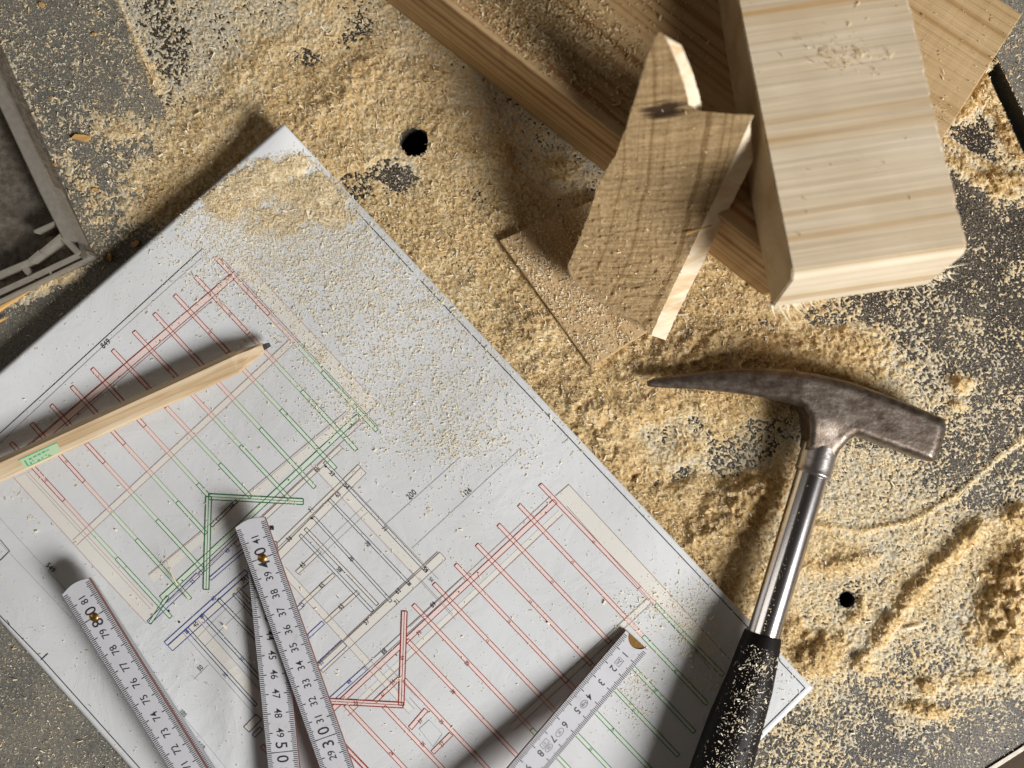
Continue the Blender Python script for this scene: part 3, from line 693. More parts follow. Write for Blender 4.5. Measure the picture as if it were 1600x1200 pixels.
# ------------------------------------------------------------------ timbers
def frame(o, ex, ey):
    ex = ex.normalized(); ez = ex.cross(ey).normalized(); ey = ez.cross(ex).normalized()
    return Matrix(((ex.x, ey.x, ez.x, o.x), (ex.y, ey.y, ez.y, o.y), (ex.z, ey.z, ez.z, o.z), (0, 0, 0, 1)))
def slab(L, W, T, sx=40, sy=10, bev=0.0012, rough=0.0002, seed=0):
    """box x:0..L y:0..W z:-T..0, top face gridded; slightly worn edges"""
    bm = bmesh.new(); bmesh.ops.create_cube(bm, size=1.0)
    for v in bm.verts: v.co = Vector(((v.co.x + .5) * L, (v.co.y + .5) * W, (v.co.z - .5) * T))
    bmesh.ops.bevel(bm, geom=list(bm.edges), offset=bev, segments=2, affect='EDGES', profile=0.6)
    n = int(L / 0.004)
    for i in range(1, n):
        bmesh.ops.bisect_plane(bm, geom=list(bm.verts) + list(bm.edges) + list(bm.faces), plane_co=(L * i / n, 0, 0), plane_no=(1, 0, 0))
    rs = random.Random(seed)
    for v in bm.verts:
        v.co += Vector((0, (rs.random() - .5), (rs.random() - .5))) * rough
    me = bpy.data.meshes.new('slab'); bm.to_mesh(me); bm.free(); return me
M_beam = wood('beam_pine', (0.58, 0.41, 0.22), (0.48, 0.31, 0.145), (0.26, 0.125, 0.045), band=230, fine=800, along=0.35, dist=0.08, seed=3.1, sharp=0.9)
M_block = wood('block_pine', (0.83, 0.71, 0.54), (0.80, 0.66, 0.47), (0.62, 0.41, 0.20), band=70, fine=420, along=1.6, dist=0.55, seed=21.3, sharp=0.9, fbump=0.5)
M_board = wood('board_pine', (0.64, 0.47, 0.27), (0.58, 0.41, 0.22), (0.42, 0.26, 0.11), band=330, fine=1000, along=0.35, dist=0.06, seed=5.5, sharp=0.9, fbump=0.6)
M_off_side = wood('offcut_side', (0.86, 0.76, 0.60), (0.84, 0.72, 0.54), (0.74, 0.56, 0.35), band=60, fine=300, along=4, seed=2.2)

# long square post from the top edge of the picture
a = P(566, -98, 0.077); b = P(1259, 443, 0.077); ex = (b - a).normalized()
a = a - ex * 0.10; L = (b - a).length
beam = empty('pine_post', (a.x, a.y, 0), 'square planed pine post lying under the others, running in from the top edge', 'timber')
nrm = Vector((0, 0, 1)); ey = nrm.cross(ex)
me = slab(L, 0.080, 0.077, bev=0.0022, rough=0.00025, seed=1)
link('post_body', me, M_beam, beam, frame(a, ex, ey))
# paler waney strip along the near upper arris
M_wane = wood('wane_strip', (0.60, 0.44, 0.27), (0.56, 0.38, 0.20), (0.36, 0.15, 0.06), band=240, fine=500, along=2.0, seed=9.1)
def strip_mesh(L, w0, w1, n=60, z=0.0006):
    vs = []; fs = []
    for i in range(n + 1):
        x = L * i / n; ww = w1 * (0.75 + 0.2 * math.sin(i * 0.4) + 0.15 * math.sin(i * 0.13 + 1))
        vs += [(x, w0, 0.0002), (x, (w0 + ww) / 2, z), (x, ww, 0.0001)]
    for i in range(n):
        o = i * 3; fs += [(o, o + 3, o + 4, o + 1), (o + 1, o + 4, o + 5, o + 2)]
    return mesh('wane', vs, fs, True)
link('wane_edge', strip_mesh(L * 0.985, 0.0024, 0.011), M_wane, beam, frame(a, ex, ey))

# flat board at the top right
a1 = P(1598, 22, 0.030); a2 = P(1470, 222, 0.030); ey_ = (a1 - a2).normalized()
a2 = a2 - ey_ * 0.018; W = (a1 - a2).length
ex = Vector((-ey_.y, ey_.x, 0)); 
if ex.x > 0: ex = -ex
board = empty('pine_board', (a2.x, a2.y, 0), 'flat fine grained pine board in the top right corner, half hidden by the raised block', 'timber')
Mx = frame(a2, ex, -ey_) if ex.cross(-ey_).z > 0 else frame(a2 + ey_ * W, ex, -ey_)
Mx = frame(a2 + (ey_ * W if ex.cross(ey_).z < 0 else Vector()), ex, (-ey_ if ex.cross(ey_).z < 0 else ey_))
link('board_body', slab(0.22, W, 0.029, bev=0.0008, rough=0.00025, seed=2), M_board, board, Mx)

# raised block with sawn ends
BLt, BRt = P(1240, 434, 0.128), P(1512, 394, 0.128)
TLt = P(1129, -100, 0.108)
ew = (BRt - BLt); Wd = ew.length; el = (TLt - BLt); Ln = el.length
ex = ew.normalized(); ezz = ex.cross(el).normalized(); eyv = ezz.cross(ex)
blk = empty('pine_block', tuple(BLt), 'thick pale pine block raised on the post, bright splintered end facing down', 'timber')
bm = bmesh.new()
T_ = 0.044
prof = [(0, 0), (Wd, 0), (Wd * 0.955, Ln), (-0.002, Ln)]
top = [bm.verts.new((x, y, 0)) for x, y in prof]
endrun = -0.0035
bot = [bm.verts.new((x + (0.0008 if x < Wd / 2 else -0.0005), y + (endrun if y < Ln / 2 else 0), -T_)) for x, y in prof]
bm.faces.new(top); bm.faces.new(bot[::-1])
for i in range(4): bm.faces.new((top[i], bot[i], bot[(i + 1) % 4], top[(i + 1) % 4]))
bmesh.ops.recalc_face_normals(bm, faces=bm.faces)
# arris chamfer on the near end
ee = [e for e in bm.edges if all(v in (top[0], top[1]) for v in e.verts)]
bmesh.ops.bevel(bm, geom=ee, offset=0.0030, segments=1, affect='EDGES')
bmesh.ops.bevel(bm, geom=[e for e in bm.edges if e.calc_face_angle(0) > 0.6], offset=0.0006, segments=2, affect='EDGES')
for i in range(1, 70):
    bmesh.ops.bisect_plane(bm, geom=list(bm.verts) + list(bm.edges) + list(bm.faces), plane_co=(0, Ln * i / 70, 0), plane_no=(0, 1, 0))
rs = random.Random(5)
for v in bm.verts:
    if v.co.x > Wd * 0.9 and v.co.z > -0.002: v.co.x += (rs.random() - .5) * 0.0016
    v.co.z += (rs.random() - .5) * 0.00012
M_bend = wood('block_end_pine', (0.80, 0.71, 0.56), (0.76, 0.65, 0.48), (0.62, 0.47, 0.29), band=150, fine=600, along=1.0, dist=0.1, seed=7.7)
bm.normal_update()
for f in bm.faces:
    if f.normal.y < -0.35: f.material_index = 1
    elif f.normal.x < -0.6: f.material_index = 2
me = bpy.data.meshes.new('block_body'); bm.to_mesh(me); bm.free()
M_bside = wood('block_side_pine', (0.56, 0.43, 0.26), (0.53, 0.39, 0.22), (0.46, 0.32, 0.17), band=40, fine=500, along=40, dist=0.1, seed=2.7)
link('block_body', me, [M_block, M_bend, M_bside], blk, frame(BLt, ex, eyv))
# splinters torn from the lower arris of the block
def needle(p, q_, r0, r1=None, n=5, bend=0.0):
    p = Vector(p); q_ = Vector(q_); d = (q_ - p); u = d.orthogonal().normalized(); v = d.normalized().cross(u)
    vs = []; fs = []; K = 5
    for i in range(K + 1):
        t = i / K; c_ = p + d * t + Vector((0, 0, bend * math.sin(t * math.pi))); r = r0 * (1 - t) + (r1 if r1 is not None else r0 * 0.1) * t
        for j in range(n):
            a_ = 2 * math.pi * j / n; vs.append(c_ + u * r * math.cos(a_) + v * r * 0.55 * math.sin(a_))
    for i in range(K):
        for j in range(n): fs.append((i * n + j, i * n + (j + 1) % n, (i + 1) * n + (j + 1) % n, (i + 1) * n + j))
    fs.append(tuple(range(n))[::-1]); fs.append(tuple(K * n + j for j in range(n)))
    return mesh('splinter', vs, fs)
zb = 0.084
spl = [((1212, 470), (1243, 515), 1.0), ((1235, 468), (1255, 492), .8), ((1222, 465), (1218, 490), .6), ((1245, 466), (1263, 490), .5), ((1262, 462), (1275, 482), .5), ((1300, 456), (1312, 470), .4),
       ((1440, 430), (1462, 452), .7), ((1425, 434), (1440, 462), .6), ((1448, 428), (1475, 440), .6), ((1470, 420), (1512, 412), .7), ((1480, 425), (1500, 428), .5), ((1204, 473), (1195, 482), .5), ((1250, 468), (1232, 484), .5), ((1228, 470), (1236, 500), .5)]
rq = random.Random(12)
for i in range(26):
    sx0 = 1203 + rq.random() * 75; sy0 = 472 - (sx0 - 1203) * 0.13
    spl.append(((sx0, sy0), (sx0 + rq.uniform(-8, 16), sy0 + rq.uniform(8, 26)), rq.uniform(.35, .75)))
for i in range(14):
    sx0 = 1400 + rq.random() * 90; sy0 = 441 - (sx0 - 1400) * 0.17
    spl.append(((sx0, sy0), (sx0 + rq.uniform(-4, 18), sy0 + rq.uniform(4, 14)), rq.uniform(.3, .6)))
for (p, q_, r) in spl:
    link('splinter', needle(P(p[0], p[1], zb + 0.002), P(q_[0], q_[1], zb - 0.012 * random.random() - 0.003), 0.0009 * r, bend=-0.002), M_pale, blk)
# thin board under the offcut
tb = empty('thin_board', tuple(P(925, 575, 0)), 'thin dusty board lying flat under the leaning offcut', 'timber')
bm = bmesh.new(); zt = 0.0062
tv = [bm.verts.new(P(x, y, zt)) for x, y in BOARD[::-1]]; f0 = bm.faces.new(tv)
r = bmesh.ops.extrude_face_region(bm, geom=[f0])
for e in r['geom']:
    if isinstance(e, bmesh.types.BMVert): e.co.z = 0.0008
bmesh.ops.recalc_face_normals(bm, faces=bm.faces)
bmesh.ops.bevel(bm, geom=list(bm.edges), offset=0.0004, segments=1, affect='EDGES')
org = P(925, 575, 0); exb = (P(942, 306, 0) - P(1040, 500, 0)).normalized(); Mb = frame(org, exb, Vector((0, 0, 1)).cross(exb))
me = bpy.data.meshes.new('board_sheet'); bm.transform(Mb.inverted()); bm.to_mesh(me); bm.free()
link('board_sheet', me, M_board, tb, Mb)

# leaning offcut
OUT = [(1031, 50), (1018, 70), (1008, 100), (1000, 130), (990, 160), (985, 180), (975, 210), (963, 240), (950, 262), (935, 290), (922, 330), (905, 375), (889, 408), (889, 425), (900, 445), (930, 462), (960, 482), (995, 500), (1017, 524),
       (1045, 462), (1075, 400), (1105, 335), (1140, 262), (1172, 190), (1178, 180), (1140, 178), (1095, 174), (1076, 164), (1074, 150), (1062, 110), (1048, 75), (1040, 58)]
SIDE0, SIDE1 = 18, 24       # indices: bright right face runs from OUT[18] to OUT[24]
def oz(px, py): return 0.018 + (px - 1017) * 0.000075 + (524 - py) * 0.000285
o_s = resample(OUT, 4.0)
rj = random.Random(3); o_j = []
for x, y in o_s:
    left = (x < 1000 and y < 450) or (y < 130 and x < 1030)
    j = 1.6 if left else 0.5
    o_j.append((x + rj.uniform(-j, j), y + rj.uniform(-j, j)))
v2, f2, bd = fill_grid(o_j, 2.4)
A = np.array(v2); ox, oy = A[:, 0], A[:, 1]
d_e = seg_dist(ox, oy, o_j)
strat = np.clip((oy - 200) / 250, 0, 1)
# saw marks run across, rough torn fibres low down
sx_ = ox + oy * 0.12
oyw = oy + ox * 0.13 + 5 * vn(ox, oy, 38, 44) + 2 * vn(ox, oy, 15, 45)
bump = (0.00007 + 0.00042 * strat) * vn(ox * 0.11 + oy * 0.13, oyw, 3.4, 31) + 0.00045 * strat * vn(ox * 0.21 + oy * 0.17, oyw, 7.3, 32) + 0.00014 * vn(ox * 0.9 + oy * 0.4, oy * 0.9 - ox * 0.4, 4, 33) * (0.3 + strat)
bump += 0.0008 * np.clip(vn(ox * 0.5, oy, 5, 34) - 0.4, 0, 1) * 2 * (0.25 + strat) - 0.0007 * np.clip(vn(ox * 0.5, oy, 5, 35) - 0.5, 0, 1) * 2 * strat
bump -= 0.0022 * np.exp(-(((ox - 1050) / 30) ** 2 + ((oy - 170) / 8) ** 2)) + 0.0016 * np.exp(-(((ox - 1010) / 20) ** 2 + ((oy - 178) / 7) ** 2))
bump *= np.clip(d_e / 4, 0.2, 1)
VZ = np.array([oz(a_, b_) for a_, b_ in zip(ox, oy)]) + bump
V = PN(ox, oy, VZ)
nv = len(V)
# back shell: thick towards the bright right face, thin at the left
TH = 0.0080 + 0 * ox
shift = Vector((0.0088, -0.0022, 0)); tpr = np.clip((oy - 176) / 60, 0.08, 1.0)
Vb = V.copy(); ff = np.clip(1 - seg_dist(ox, oy, OUT[SIDE0:SIDE1 + 1], False) / 50.0, 0, 1)
apex = np.clip(1 - seg_dist(ox, oy, OUT[27:32], False) / 30.0, 0, 1)
Vb[:, 0] += shift.x * ff * tpr + 0.0072 * apex; Vb[:, 1] += shift.y * ff * tpr; Vb[:, 2] -= TH
faces = [tuple(f) for f in f2]
off = empty('leaning_offcut', tuple(P(1000, 500, 0)), 'rough sawn brown offcut with split top and curved end grain, leaning on the post', 'timber')
Mo = Matrix.Translation(P(1000, 300, 0.08)) @ Matrix.Rotation(0.0, 4, 'Z')
allV = [Vector(v) - P(1000, 300, 0.08) for v in V]
me = mesh('sawn_face', allV, faces)
def offcut_mat():
    m, t, b = new_mat('sawn_end_grain')
    c = t.nodes.new('ShaderNodeTexCoord')
    # year rings: arcs about a pith to the upper left
    mp = t.nodes.new('ShaderNodeMapping'); mp.inputs['Location'].default_value = (0.075, -0.01, 0)
    t.links.new(c.outputs['Object'], mp.inputs[0])
    nz = t.nodes.new('ShaderNodeTexNoise'); nz.inputs['Scale'].default_value = 30; t.links.new(c.outputs['Object'], nz.inputs['Vector'])
    ad = t.nodes.new('ShaderNodeVectorMath'); ad.operation = 'MULTIPLY_ADD'; ad.inputs[1].default_value = (0.005, 0.005, 0)
    t.links.new(nz.outputs['Color'], ad.inputs[0]); t.links.new(mp.outputs[0], ad.inputs[2])
    sepz = t.nodes.new('ShaderNodeVectorMath'); sepz.operation = 'MULTIPLY'; sepz.inputs[1].default_value = (1, 0.8, 0); t.links.new(ad.outputs[0], sepz.inputs[0])
    ln_ = t.nodes.new('ShaderNodeVectorMath'); ln_.operation = 'LENGTH'; t.links.new(sepz.outputs[0], ln_.inputs[0])
    n1d = t.nodes.new('ShaderNodeTexNoise'); n1d.noise_dimensions = '1D'; n1d.inputs['Scale'].default_value = 330; n1d.inputs['Detail'].default_value = 2
    t.links.new(ln_.outputs['Value'], n1d.inputs['W'])
    r1 = ramp(t, n1d.outputs['Fac'], [(0.30, (0.30, 0.195, 0.09)), (0.42, (0.42, 0.29, 0.15)), (0.62, (0.47, 0.335, 0.18)), (0.75, (0.40, 0.27, 0.14))])
    mp2 = t.nodes.new('ShaderNodeMapping'); mp2.inputs['Scale'].default_value = (60, 900, 60); mp2.inputs['Rotation'].default_value = (0, 0, 0.1)
    t.links.new(c.outputs['Object'], mp2.inputs[0])
    n2 = t.nodes.new('ShaderNodeTexNoise'); n2.inputs['Scale'].default_value = 1; n2.inputs['Detail'].default_value = 5; t.links.new(mp2.outputs[0], n2.inputs['Vector'])
    r2 = ramp(t, n2.outputs['Fac'], [(0.32, (0.62, 0.58, 0.52)), (0.58, (1.0, 1.0, 1.0)), (0.75, (1.3, 1.28, 1.2))])
    col = mixc(t, r1.outputs[0], r2.outputs[0], 0.85, 'MULTIPLY')
    n4 = t.nodes.new('ShaderNodeTexNoise'); n4.inputs['Scale'].default_value = 700; n4.inputs['Detail'].default_value = 3; t.links.new(c.outputs['Object'], n4.inputs['Vector'])
    r4 = ramp(t, n4.outputs['Fac'], [(0.35, (0.7, 0.66, 0.6)), (0.6, (1.05, 1.05, 1.05))]); col = mixc(t, col, r4.outputs[0], 0.6, 'MULTIPLY')
    # dark knot by the notch
    g = t.nodes.new('ShaderNodeMapping'); g.inputs['Location'].default_value = (-0.0050 * 60, -0.0272 * 190, 0); g.inputs['Scale'].default_value = (60, 190, 0)
    t.links.new(c.outputs['Object'], g.inputs[0])
    gn = t.nodes.new('ShaderNodeVectorMath'); gn.operation = 'LENGTH'; t.links.new(g.outputs[0], gn.inputs[0])
    an = t.nodes.new('ShaderNodeMath'); an.operation = 'MULTIPLY_ADD'; an.inputs[1].default_value = 0.9; t.links.new(n2.outputs['Fac'], an.inputs[0]); t.links.new(gn.outputs['Value'], an.inputs[2])
    rk = ramp(t, an.outputs[0], [(0.75, (1, 1, 1)), (1.5, (0, 0, 0))])
    col = mixc(t, col, (0.05, 0.028, 0.015), rk.outputs[0])
    t.links.new(col, b.inputs['Base Color']); b.inputs['Roughness'].default_value = 0.8; b.inputs['Specular IOR Level'].default_value = 0.2
    bp = t.nodes.new('ShaderNodeBump'); bp.inputs['Strength'].default_value = 0.7; bp.inputs['Distance'].default_value = 0.0008
    t.links.new(n2.outputs['Fac'], bp.inputs['Height']); t.links.new(bp.outputs[0], b.inputs['Normal'])
    return m
M_off = offcut_mat()
link('sawn_face', me, M_off, off, Mo)
nb = len(bd); sv = []; sf = []
for i in bd: sv.append(Vector(V[i])); 
for i in bd: sv.append(Vector(Vb[i]))
for i in range(nb): sf.append((i, (i + 1) % nb, nb + (i + 1) % nb, nb + i))
sf.append(tuple(nb + i for i in range(nb)))
link('offcut_body', mesh('offcut_body', [v - P(1000, 300, 0.08) for v in sv], sf), M_off_side, off, Mo)
# fibres proud of the sawn face
n = 1500; k = RNG.integers(0, nv, n); k = k[(RNG.uniform(0, 1, n) < (0.15 + 0.85 * strat[k]))]
pos = V[k] + RNG.normal(0, 0.0005, (len(k), 3)) * [1, 1, 0.2]
ln, wd = sizes(len(k), 0.0008, 0.4)
o = flakes('torn_fibre', pos + [0, 0, 0.0002], ln, wd, np.full(len(k), 0.4), M_flake, np.clip(RNG.normal(0.5, 0.2, len(k)), 0, 1), off); o['kind'] = 'stuff'
# strand across the bright side
link('loose_strand', needle(P(1072, 366, 0.070), P(1112, 352, 0.071), 0.0007, 0.0004, bend=0.001), M_chip, off)

def scatter_on(name, n, poly, zf, label, parent=None, dens=None, l0=0.0008, tmean=0.6, tilt=0.4):
    xs = [p[0] for p in poly]; ys = [p[1] for p in poly]
    fx = RNG.uniform(min(xs), max(xs), n); fy = RNG.uniform(min(ys), max(ys), n); ok = inside(fx, fy, poly)
    if dens is not None: ok &= RNG.uniform(0, 1, n) < dens(fx, fy)
    fx, fy = fx[ok], fy[ok]; ln, wd = sizes(len(fx), l0)
    o = flakes(name, PN(fx, fy, zf(fx, fy)), ln, wd, np.full(len(fx), tilt), M_flake, np.clip(RNG.normal(tmean, 0.2, len(fx)), 0, 1), parent)
    return tag(o, label, 'sawdust', kind='stuff')
def dbeam(x, y):
    u = (x - 760) * 0.79 + (y - 40) * 0.61; v = (x - 760) * 0.61 - (y - 40) * 0.79
    return np.clip(0.9 * np.exp(-((u - 60) / 125) ** 2) * np.clip(1.2 - np.abs(v - 55) / 75, 0, 1) * (1 + .5 * vn(x, y, 12, 41)) + 0.04, 0, 1)
scatter_on('sawdust_on_post', 30000, [(705, 0), (965, 205), (1120, 320), (1105, 0)], lambda x, y: 0.0775 + 0 * x, 'sawdust lying on top of the square pine post', None, dbeam, 0.0011, 0.42)
def dblk(x, y): return np.clip(0.8 * np.exp(-(((x - 1315 - (y - 85) * .6) / 44) ** 2 + ((y - 88) / 20) ** 2)) * (1 + .6 * vn(x, y, 8, 42)) + 0.006, 0, 1)
nrmB = ezz
def zblk(x, y):
    z = np.full(x.shape, 0.118)
    for _ in range(6):
        k = (H - z) / F; Xw = (x - 800) * k; Yw = -(y - 600) * k
        z = BLt.z - ((Xw - BLt.x) * nrmB.x + (Yw - BLt.y) * nrmB.y) / nrmB.z
    return z + 0.0004
scatter_on('sawdust_on_block', 9000, [(1165, 5), (1405, 5), (1495, 385), (1250, 425)], zblk, 'small patch of sawdust on the raised pale block', None, dblk, 0.0009, 0.5, 0.3)
scatter_on('sawdust_on_board', 3000, [(1420, 5), (1570, 5), (1590, 40), (1472, 215), (1440, 120)], lambda x, y: 0.0305 + 0 * x, 'a little sawdust on the board in the top right corner', None,
           lambda x, y: np.clip(0.05 + np.exp(-(((x - 1470) / 20) ** 2 + ((y - 185) / 22) ** 2)), 0, 1), 0.0007, 0.55, 0.3)
scatter_on('sawdust_on_thin_board', 22000, [(782, 376), (940, 308), (1038, 500), (926, 573)], lambda x, y: 0.0066 + 0 * x, 'sawdust covering the thin board under the offcut', None,
           lambda x, y: np.clip((0.55 + .5 * vn(x, y, 14, 43)) * np.clip(1.5 - (x - 860) / 150, 0.15, 1), 0, 1), 0.0009, 0.72, 0.4)

# ------------------------------------------------------------------ hammer
def steel_mat():
    m, t, b = new_mat('forged_steel')
    c = t.nodes.new('ShaderNodeTexCoord')
    n = t.nodes.new('ShaderNodeTexNoise'); n.inputs['Scale'].default_value = 150; n.inputs['Detail'].default_value = 9; n.inputs['Roughness'].default_value = 0.75
    t.links.new(c.outputs['Object'], n.inputs['Vector'])
    r = ramp(t, n.outputs['Fac'], [(0.32, (0.085, 0.060, 0.045)), (0.50, (0.19, 0.150, 0.120)), (0.64, (0.27, 0.235, 0.205)), (0.78, (0.55, 0.53, 0.51))])
    t.links.new(r.outputs[0], b.inputs['Base Color']); b.inputs['Metallic'].default_value = 0.85
    mps = mapping(t, (120, 500, 300), (0, 0, 0.35)); ns_ = t.nodes.new('ShaderNodeTexNoise'); ns_.inputs['Scale'].default_value = 1; ns_.inputs['Detail'].default_value = 3
    t.links.new(mps.outputs[0], ns_.inputs['Vector'])
    r2 = ramp(t, ns_.outputs['Fac'], [(0.3, (0.50,) * 3), (0.7, (0.36,) * 3)]); t.links.new(r2.outputs[0], b.inputs['Roughness'])
    n3 = t.nodes.new('ShaderNodeTexNoise'); n3.inputs['Scale'].default_value = 420; n3.inputs['Detail'].default_value = 4
    t.links.new(c.outputs['Object'], n3.inputs['Vector'])
    bp = t.nodes.new('ShaderNodeBump'); bp.inputs['Strength'].default_value = 0.4; bp.inputs['Distance'].default_value = 0.0004
    t.links.new(n3.outputs['Fac'], bp.inputs['Height']); t.links.new(bp.outputs[0], b.inputs['Normal'])
    return m
M_steel = steel_mat()
M_chrome = flat('chrome_tube', (0.72, 0.69, 0.69), 0.20, 1.0, bump=0.06, bscale=500, bdist=0.0001)
M_collar = flat('scuffed_collar', (0.50, 0.46, 0.44), 0.34, 1.0, bump=0.5, bscale=350, bdist=0.0003)
M_rub = flat('black_rubber', (0.008, 0.006, 0.006), 0.5, spec=0.15, bump=0.3, bscale=500, bdist=0.0004)
M_hole = flat('dimple_black', (0.002, 0.002, 0.002), 0.9)
ham = empty('roofing_hammer', tuple(P(1275, 700, 0.0)), 'roofing hammer with rusty curved pick, chrome tube and dusty black rubber grip', 'hammer')
HO = [(1012, 603), (1011, 596), (1022, 591), (1060, 585), (1100, 580), (1150, 576), (1200, 575), (1240, 578), (1280, 585), (1330, 597), (1380, 615), (1430, 635), (1477, 655), (1478, 672), (1472, 695), (1460, 721), (1448, 720),
      (1410, 706), (1370, 692), (1345, 682), (1338, 681), (1326, 688), (1312, 704), (1306, 716), (1258, 703), (1262, 690), (1264, 668), (1262, 650), (1254, 637), (1230, 629), (1190, 620), (1140, 613), (1085, 608), (1035, 606), (1015, 604)]
ho = resample(HO, 3.0); v2, f2, bd = fill_grid(ho, 2.6, 0.1)
A = np.array(v2); hx, hy = A[:, 0], A[:, 1]; d_e = seg_dist(hx, hy, HO)
Tt = np.clip((hx - 1005) / 250, 0.12, 1) ** 0.8 * 0.0118
Tt = np.where(hx > 1300, 0.0118, Tt)
nk = np.clip((hy - 650) / 30, 0, 1) * np.clip((1345 - hx) / 35, 0, 1); Tt = Tt * (1 - nk) + nk * np.clip(0.0118 - (hy - 650) * 0.00006, 0.0085, 0.0118)
R_ = np.where(hx < 1250, 16.0, 13.0)
u = np.clip(d_e / R_, 0, 1)
prf = 0.60 + 0.40 * np.sqrt(np.clip(1 - (1 - u) ** 2, 0, 1))
prf = np.where(d_e < 0.05, 0.52, prf)
zc = 0.0165 - 0.004 * np.clip((1250 - hx) / 240, 0, 1)
Zt = zc + Tt * prf; Zb = zc - Tt * prf
Vt = PN(hx, hy, Zt); 
Vbm = Vt.copy(); Vbm[:, 2] = Zb
n0 = len(Vt); fs = [tuple(f) for f in f2] + [tuple(i + n0 for i in f[::-1]) for f in f2]
nb = len(bd)
for i in range(nb):
    a_, b_ = bd[i], bd[(i + 1) % nb]; fs.append((a_, a_ + n0, b_ + n0, b_))
me = mesh('head', list(Vt) + list(Vbm), fs); bm = bmesh.new(); bm.from_mesh(me); bmesh.ops.recalc_face_normals(bm, faces=bm.faces); bm.to_mesh(me); bm.free()
me.shade_smooth(); me.set_sharp_from_angle(angle=math.radians(42))
link('head', me, M_steel, ham)
def loft(name, pts, mat, parent, n=40, cap=True, flatf=1.0, subs=6):
    """pts: list of (px,py,z,radius m)"""
    C = [P(a, b, c_) for a, b, c_, _ in pts]; Rr = [p[3] for p in pts]
    # refine
    Cs = []; Rs = []
    for i in range(len(C) - 1):
        for j in range(subs):
            t = j / subs; Cs.append(C[i].lerp(C[i + 1], t)); Rs.append(Rr[i] * (1 - t) + Rr[i + 1] * t)
    Cs.append(C[-1]); Rs.append(Rr[-1])
    vs = []; fs = []
    for i, c_ in enumerate(Cs):
        d = (Cs[min(i + 1, len(Cs) - 1)] - Cs[max(i - 1, 0)]).normalized(); s_ = Vector((0, 0, 1)).cross(d).normalized(); u_ = d.cross(s_)
        for j in range(n):
            a_ = 2 * math.pi * j / n; vs.append(c_ + s_ * Rs[i] * math.cos(a_) + u_ * Rs[i] * flatf * math.sin(a_))
    for i in range(len(Cs) - 1):
        for j in range(n): fs.append((i * n + j, i * n + (j + 1) % n, (i + 1) * n + (j + 1) % n, (i + 1) * n + j))
    if cap: fs.append(tuple(range(n))[::-1]); fs.append(tuple((len(Cs) - 1) * n + j for j in range(n)))
    me = mesh(name, vs, fs); bm = bmesh.new(); bm.from_mesh(me); bmesh.ops.recalc_face_normals(bm, faces=bm.faces); bm.to_mesh(me); bm.free()
    me.shade_smooth(); me.set_sharp_from_angle(angle=math.radians(40))
    return link(name, me, mat, parent)
loft('collar', [(1283, 694, .0165, .0080), (1282, 697, .0165, .0093), (1272, 732, .0168, .0093), (1270, 738, .0168, .0096), (1268.5, 742, .0168, .0087)], M_collar, ham)
loft('tube', [(1270, 738, .0168, .0083), (1192, 995, .0190, .0083)], M_chrome, ham, subs=2)
GP = [(1192.5, 989, .0195, .0070), (1192, 991, .0195, .0096), (1187, 1010, .0200, .0105), (1170, 1070, .0205, .0124), (1149, 1130, .0210, .0140), (1127, 1200, .0215, .0152), (1095, 1300, .0220, .0155), (1070, 1380, .0220, .0140)]
loft('rubber_grip', GP, M_rub, ham, n=56)
def grip_pt(t, a_):
    k = t * (len(GP) - 1); i = min(int(k), len(GP) - 2); f_ = k - i
    p = [GP[i][j] * (1 - f_) + GP[i + 1][j] * f_ for j in range(4)]; C = P(p[0], p[1], p[2])
    d = (P(GP[i + 1][0], GP[i + 1][1], GP[i + 1][2]) - P(GP[i][0], GP[i][1], GP[i][2])).normalized(); s_ = Vector((0, 0, 1)).cross(d).normalized(); u_ = d.cross(s_)
    nn = s_ * math.cos(a_) + u_ * math.sin(a_); return C + nn * p[3], nn, d
pp = [];
for i in range(1700):
    t = 0.28 + 0.55 * random.random(); a_ = math.radians(random.gauss(95, 30)); 
    p, nn, d = grip_pt(t, a_)
    if nn.z > 0.25 and random.random() < 0.75 + 0.25 * math.sin(t * 60): pp.append(p + nn * 0.0002)
ln, wd = sizes(len(pp), 0.00058, 0.6)
o = flakes('grip_dust', np.array([tuple(p) for p in pp]), ln, wd, np.full(len(pp), 0.25), M_flake, np.clip(RNG.normal(.95, .1, len(pp)), 0, 1), ham); o['kind'] = 'stuff'
pp = []
for i in range(260):
    t = random.random() ** 0.6; C = P(1270 + (1192 - 1270) * t, 740 + (990 - 740) * t, 0.0168 + 0.0022 * t); pp.append(C + Vector((random.gauss(0, .0028), 0, 0.0079)))
ln, wd = sizes(len(pp), 0.0004, 0.4)
o = flakes('tube_dust', np.array([tuple(p) for p in pp]), ln, wd, np.full(len(pp), 0.2), M_flake, np.clip(RNG.normal(.7, .15, len(pp)), 0, 1), ham); o['kind'] = 'stuff'
vs = []; fs = []
for ti, ai in [(.34, 60), (.38, 74), (.42, 50), (.46, 66), (.50, 52), (.54, 70), (.58, 56), (.62, 72), (.66, 58), (.70, 70), (.52, 88), (.60, 90), (.44, 82), (.68, 92)]:
    p, nn, d = grip_pt(ti, math.radians(180 - ai) if False else math.radians(ai)); s_ = nn.cross(d); o_ = len(vs)
    for j in range(10): a_ = j * math.pi / 5; vs.append(p + nn * 0.00012 + (d * math.cos(a_) + s_ * math.sin(a_)) * 0.0009)
    fs.append(tuple(range(o_, o_ + 10)))
link('grip_dimples', mesh('grip_dimples', vs, fs), M_hole, ham)

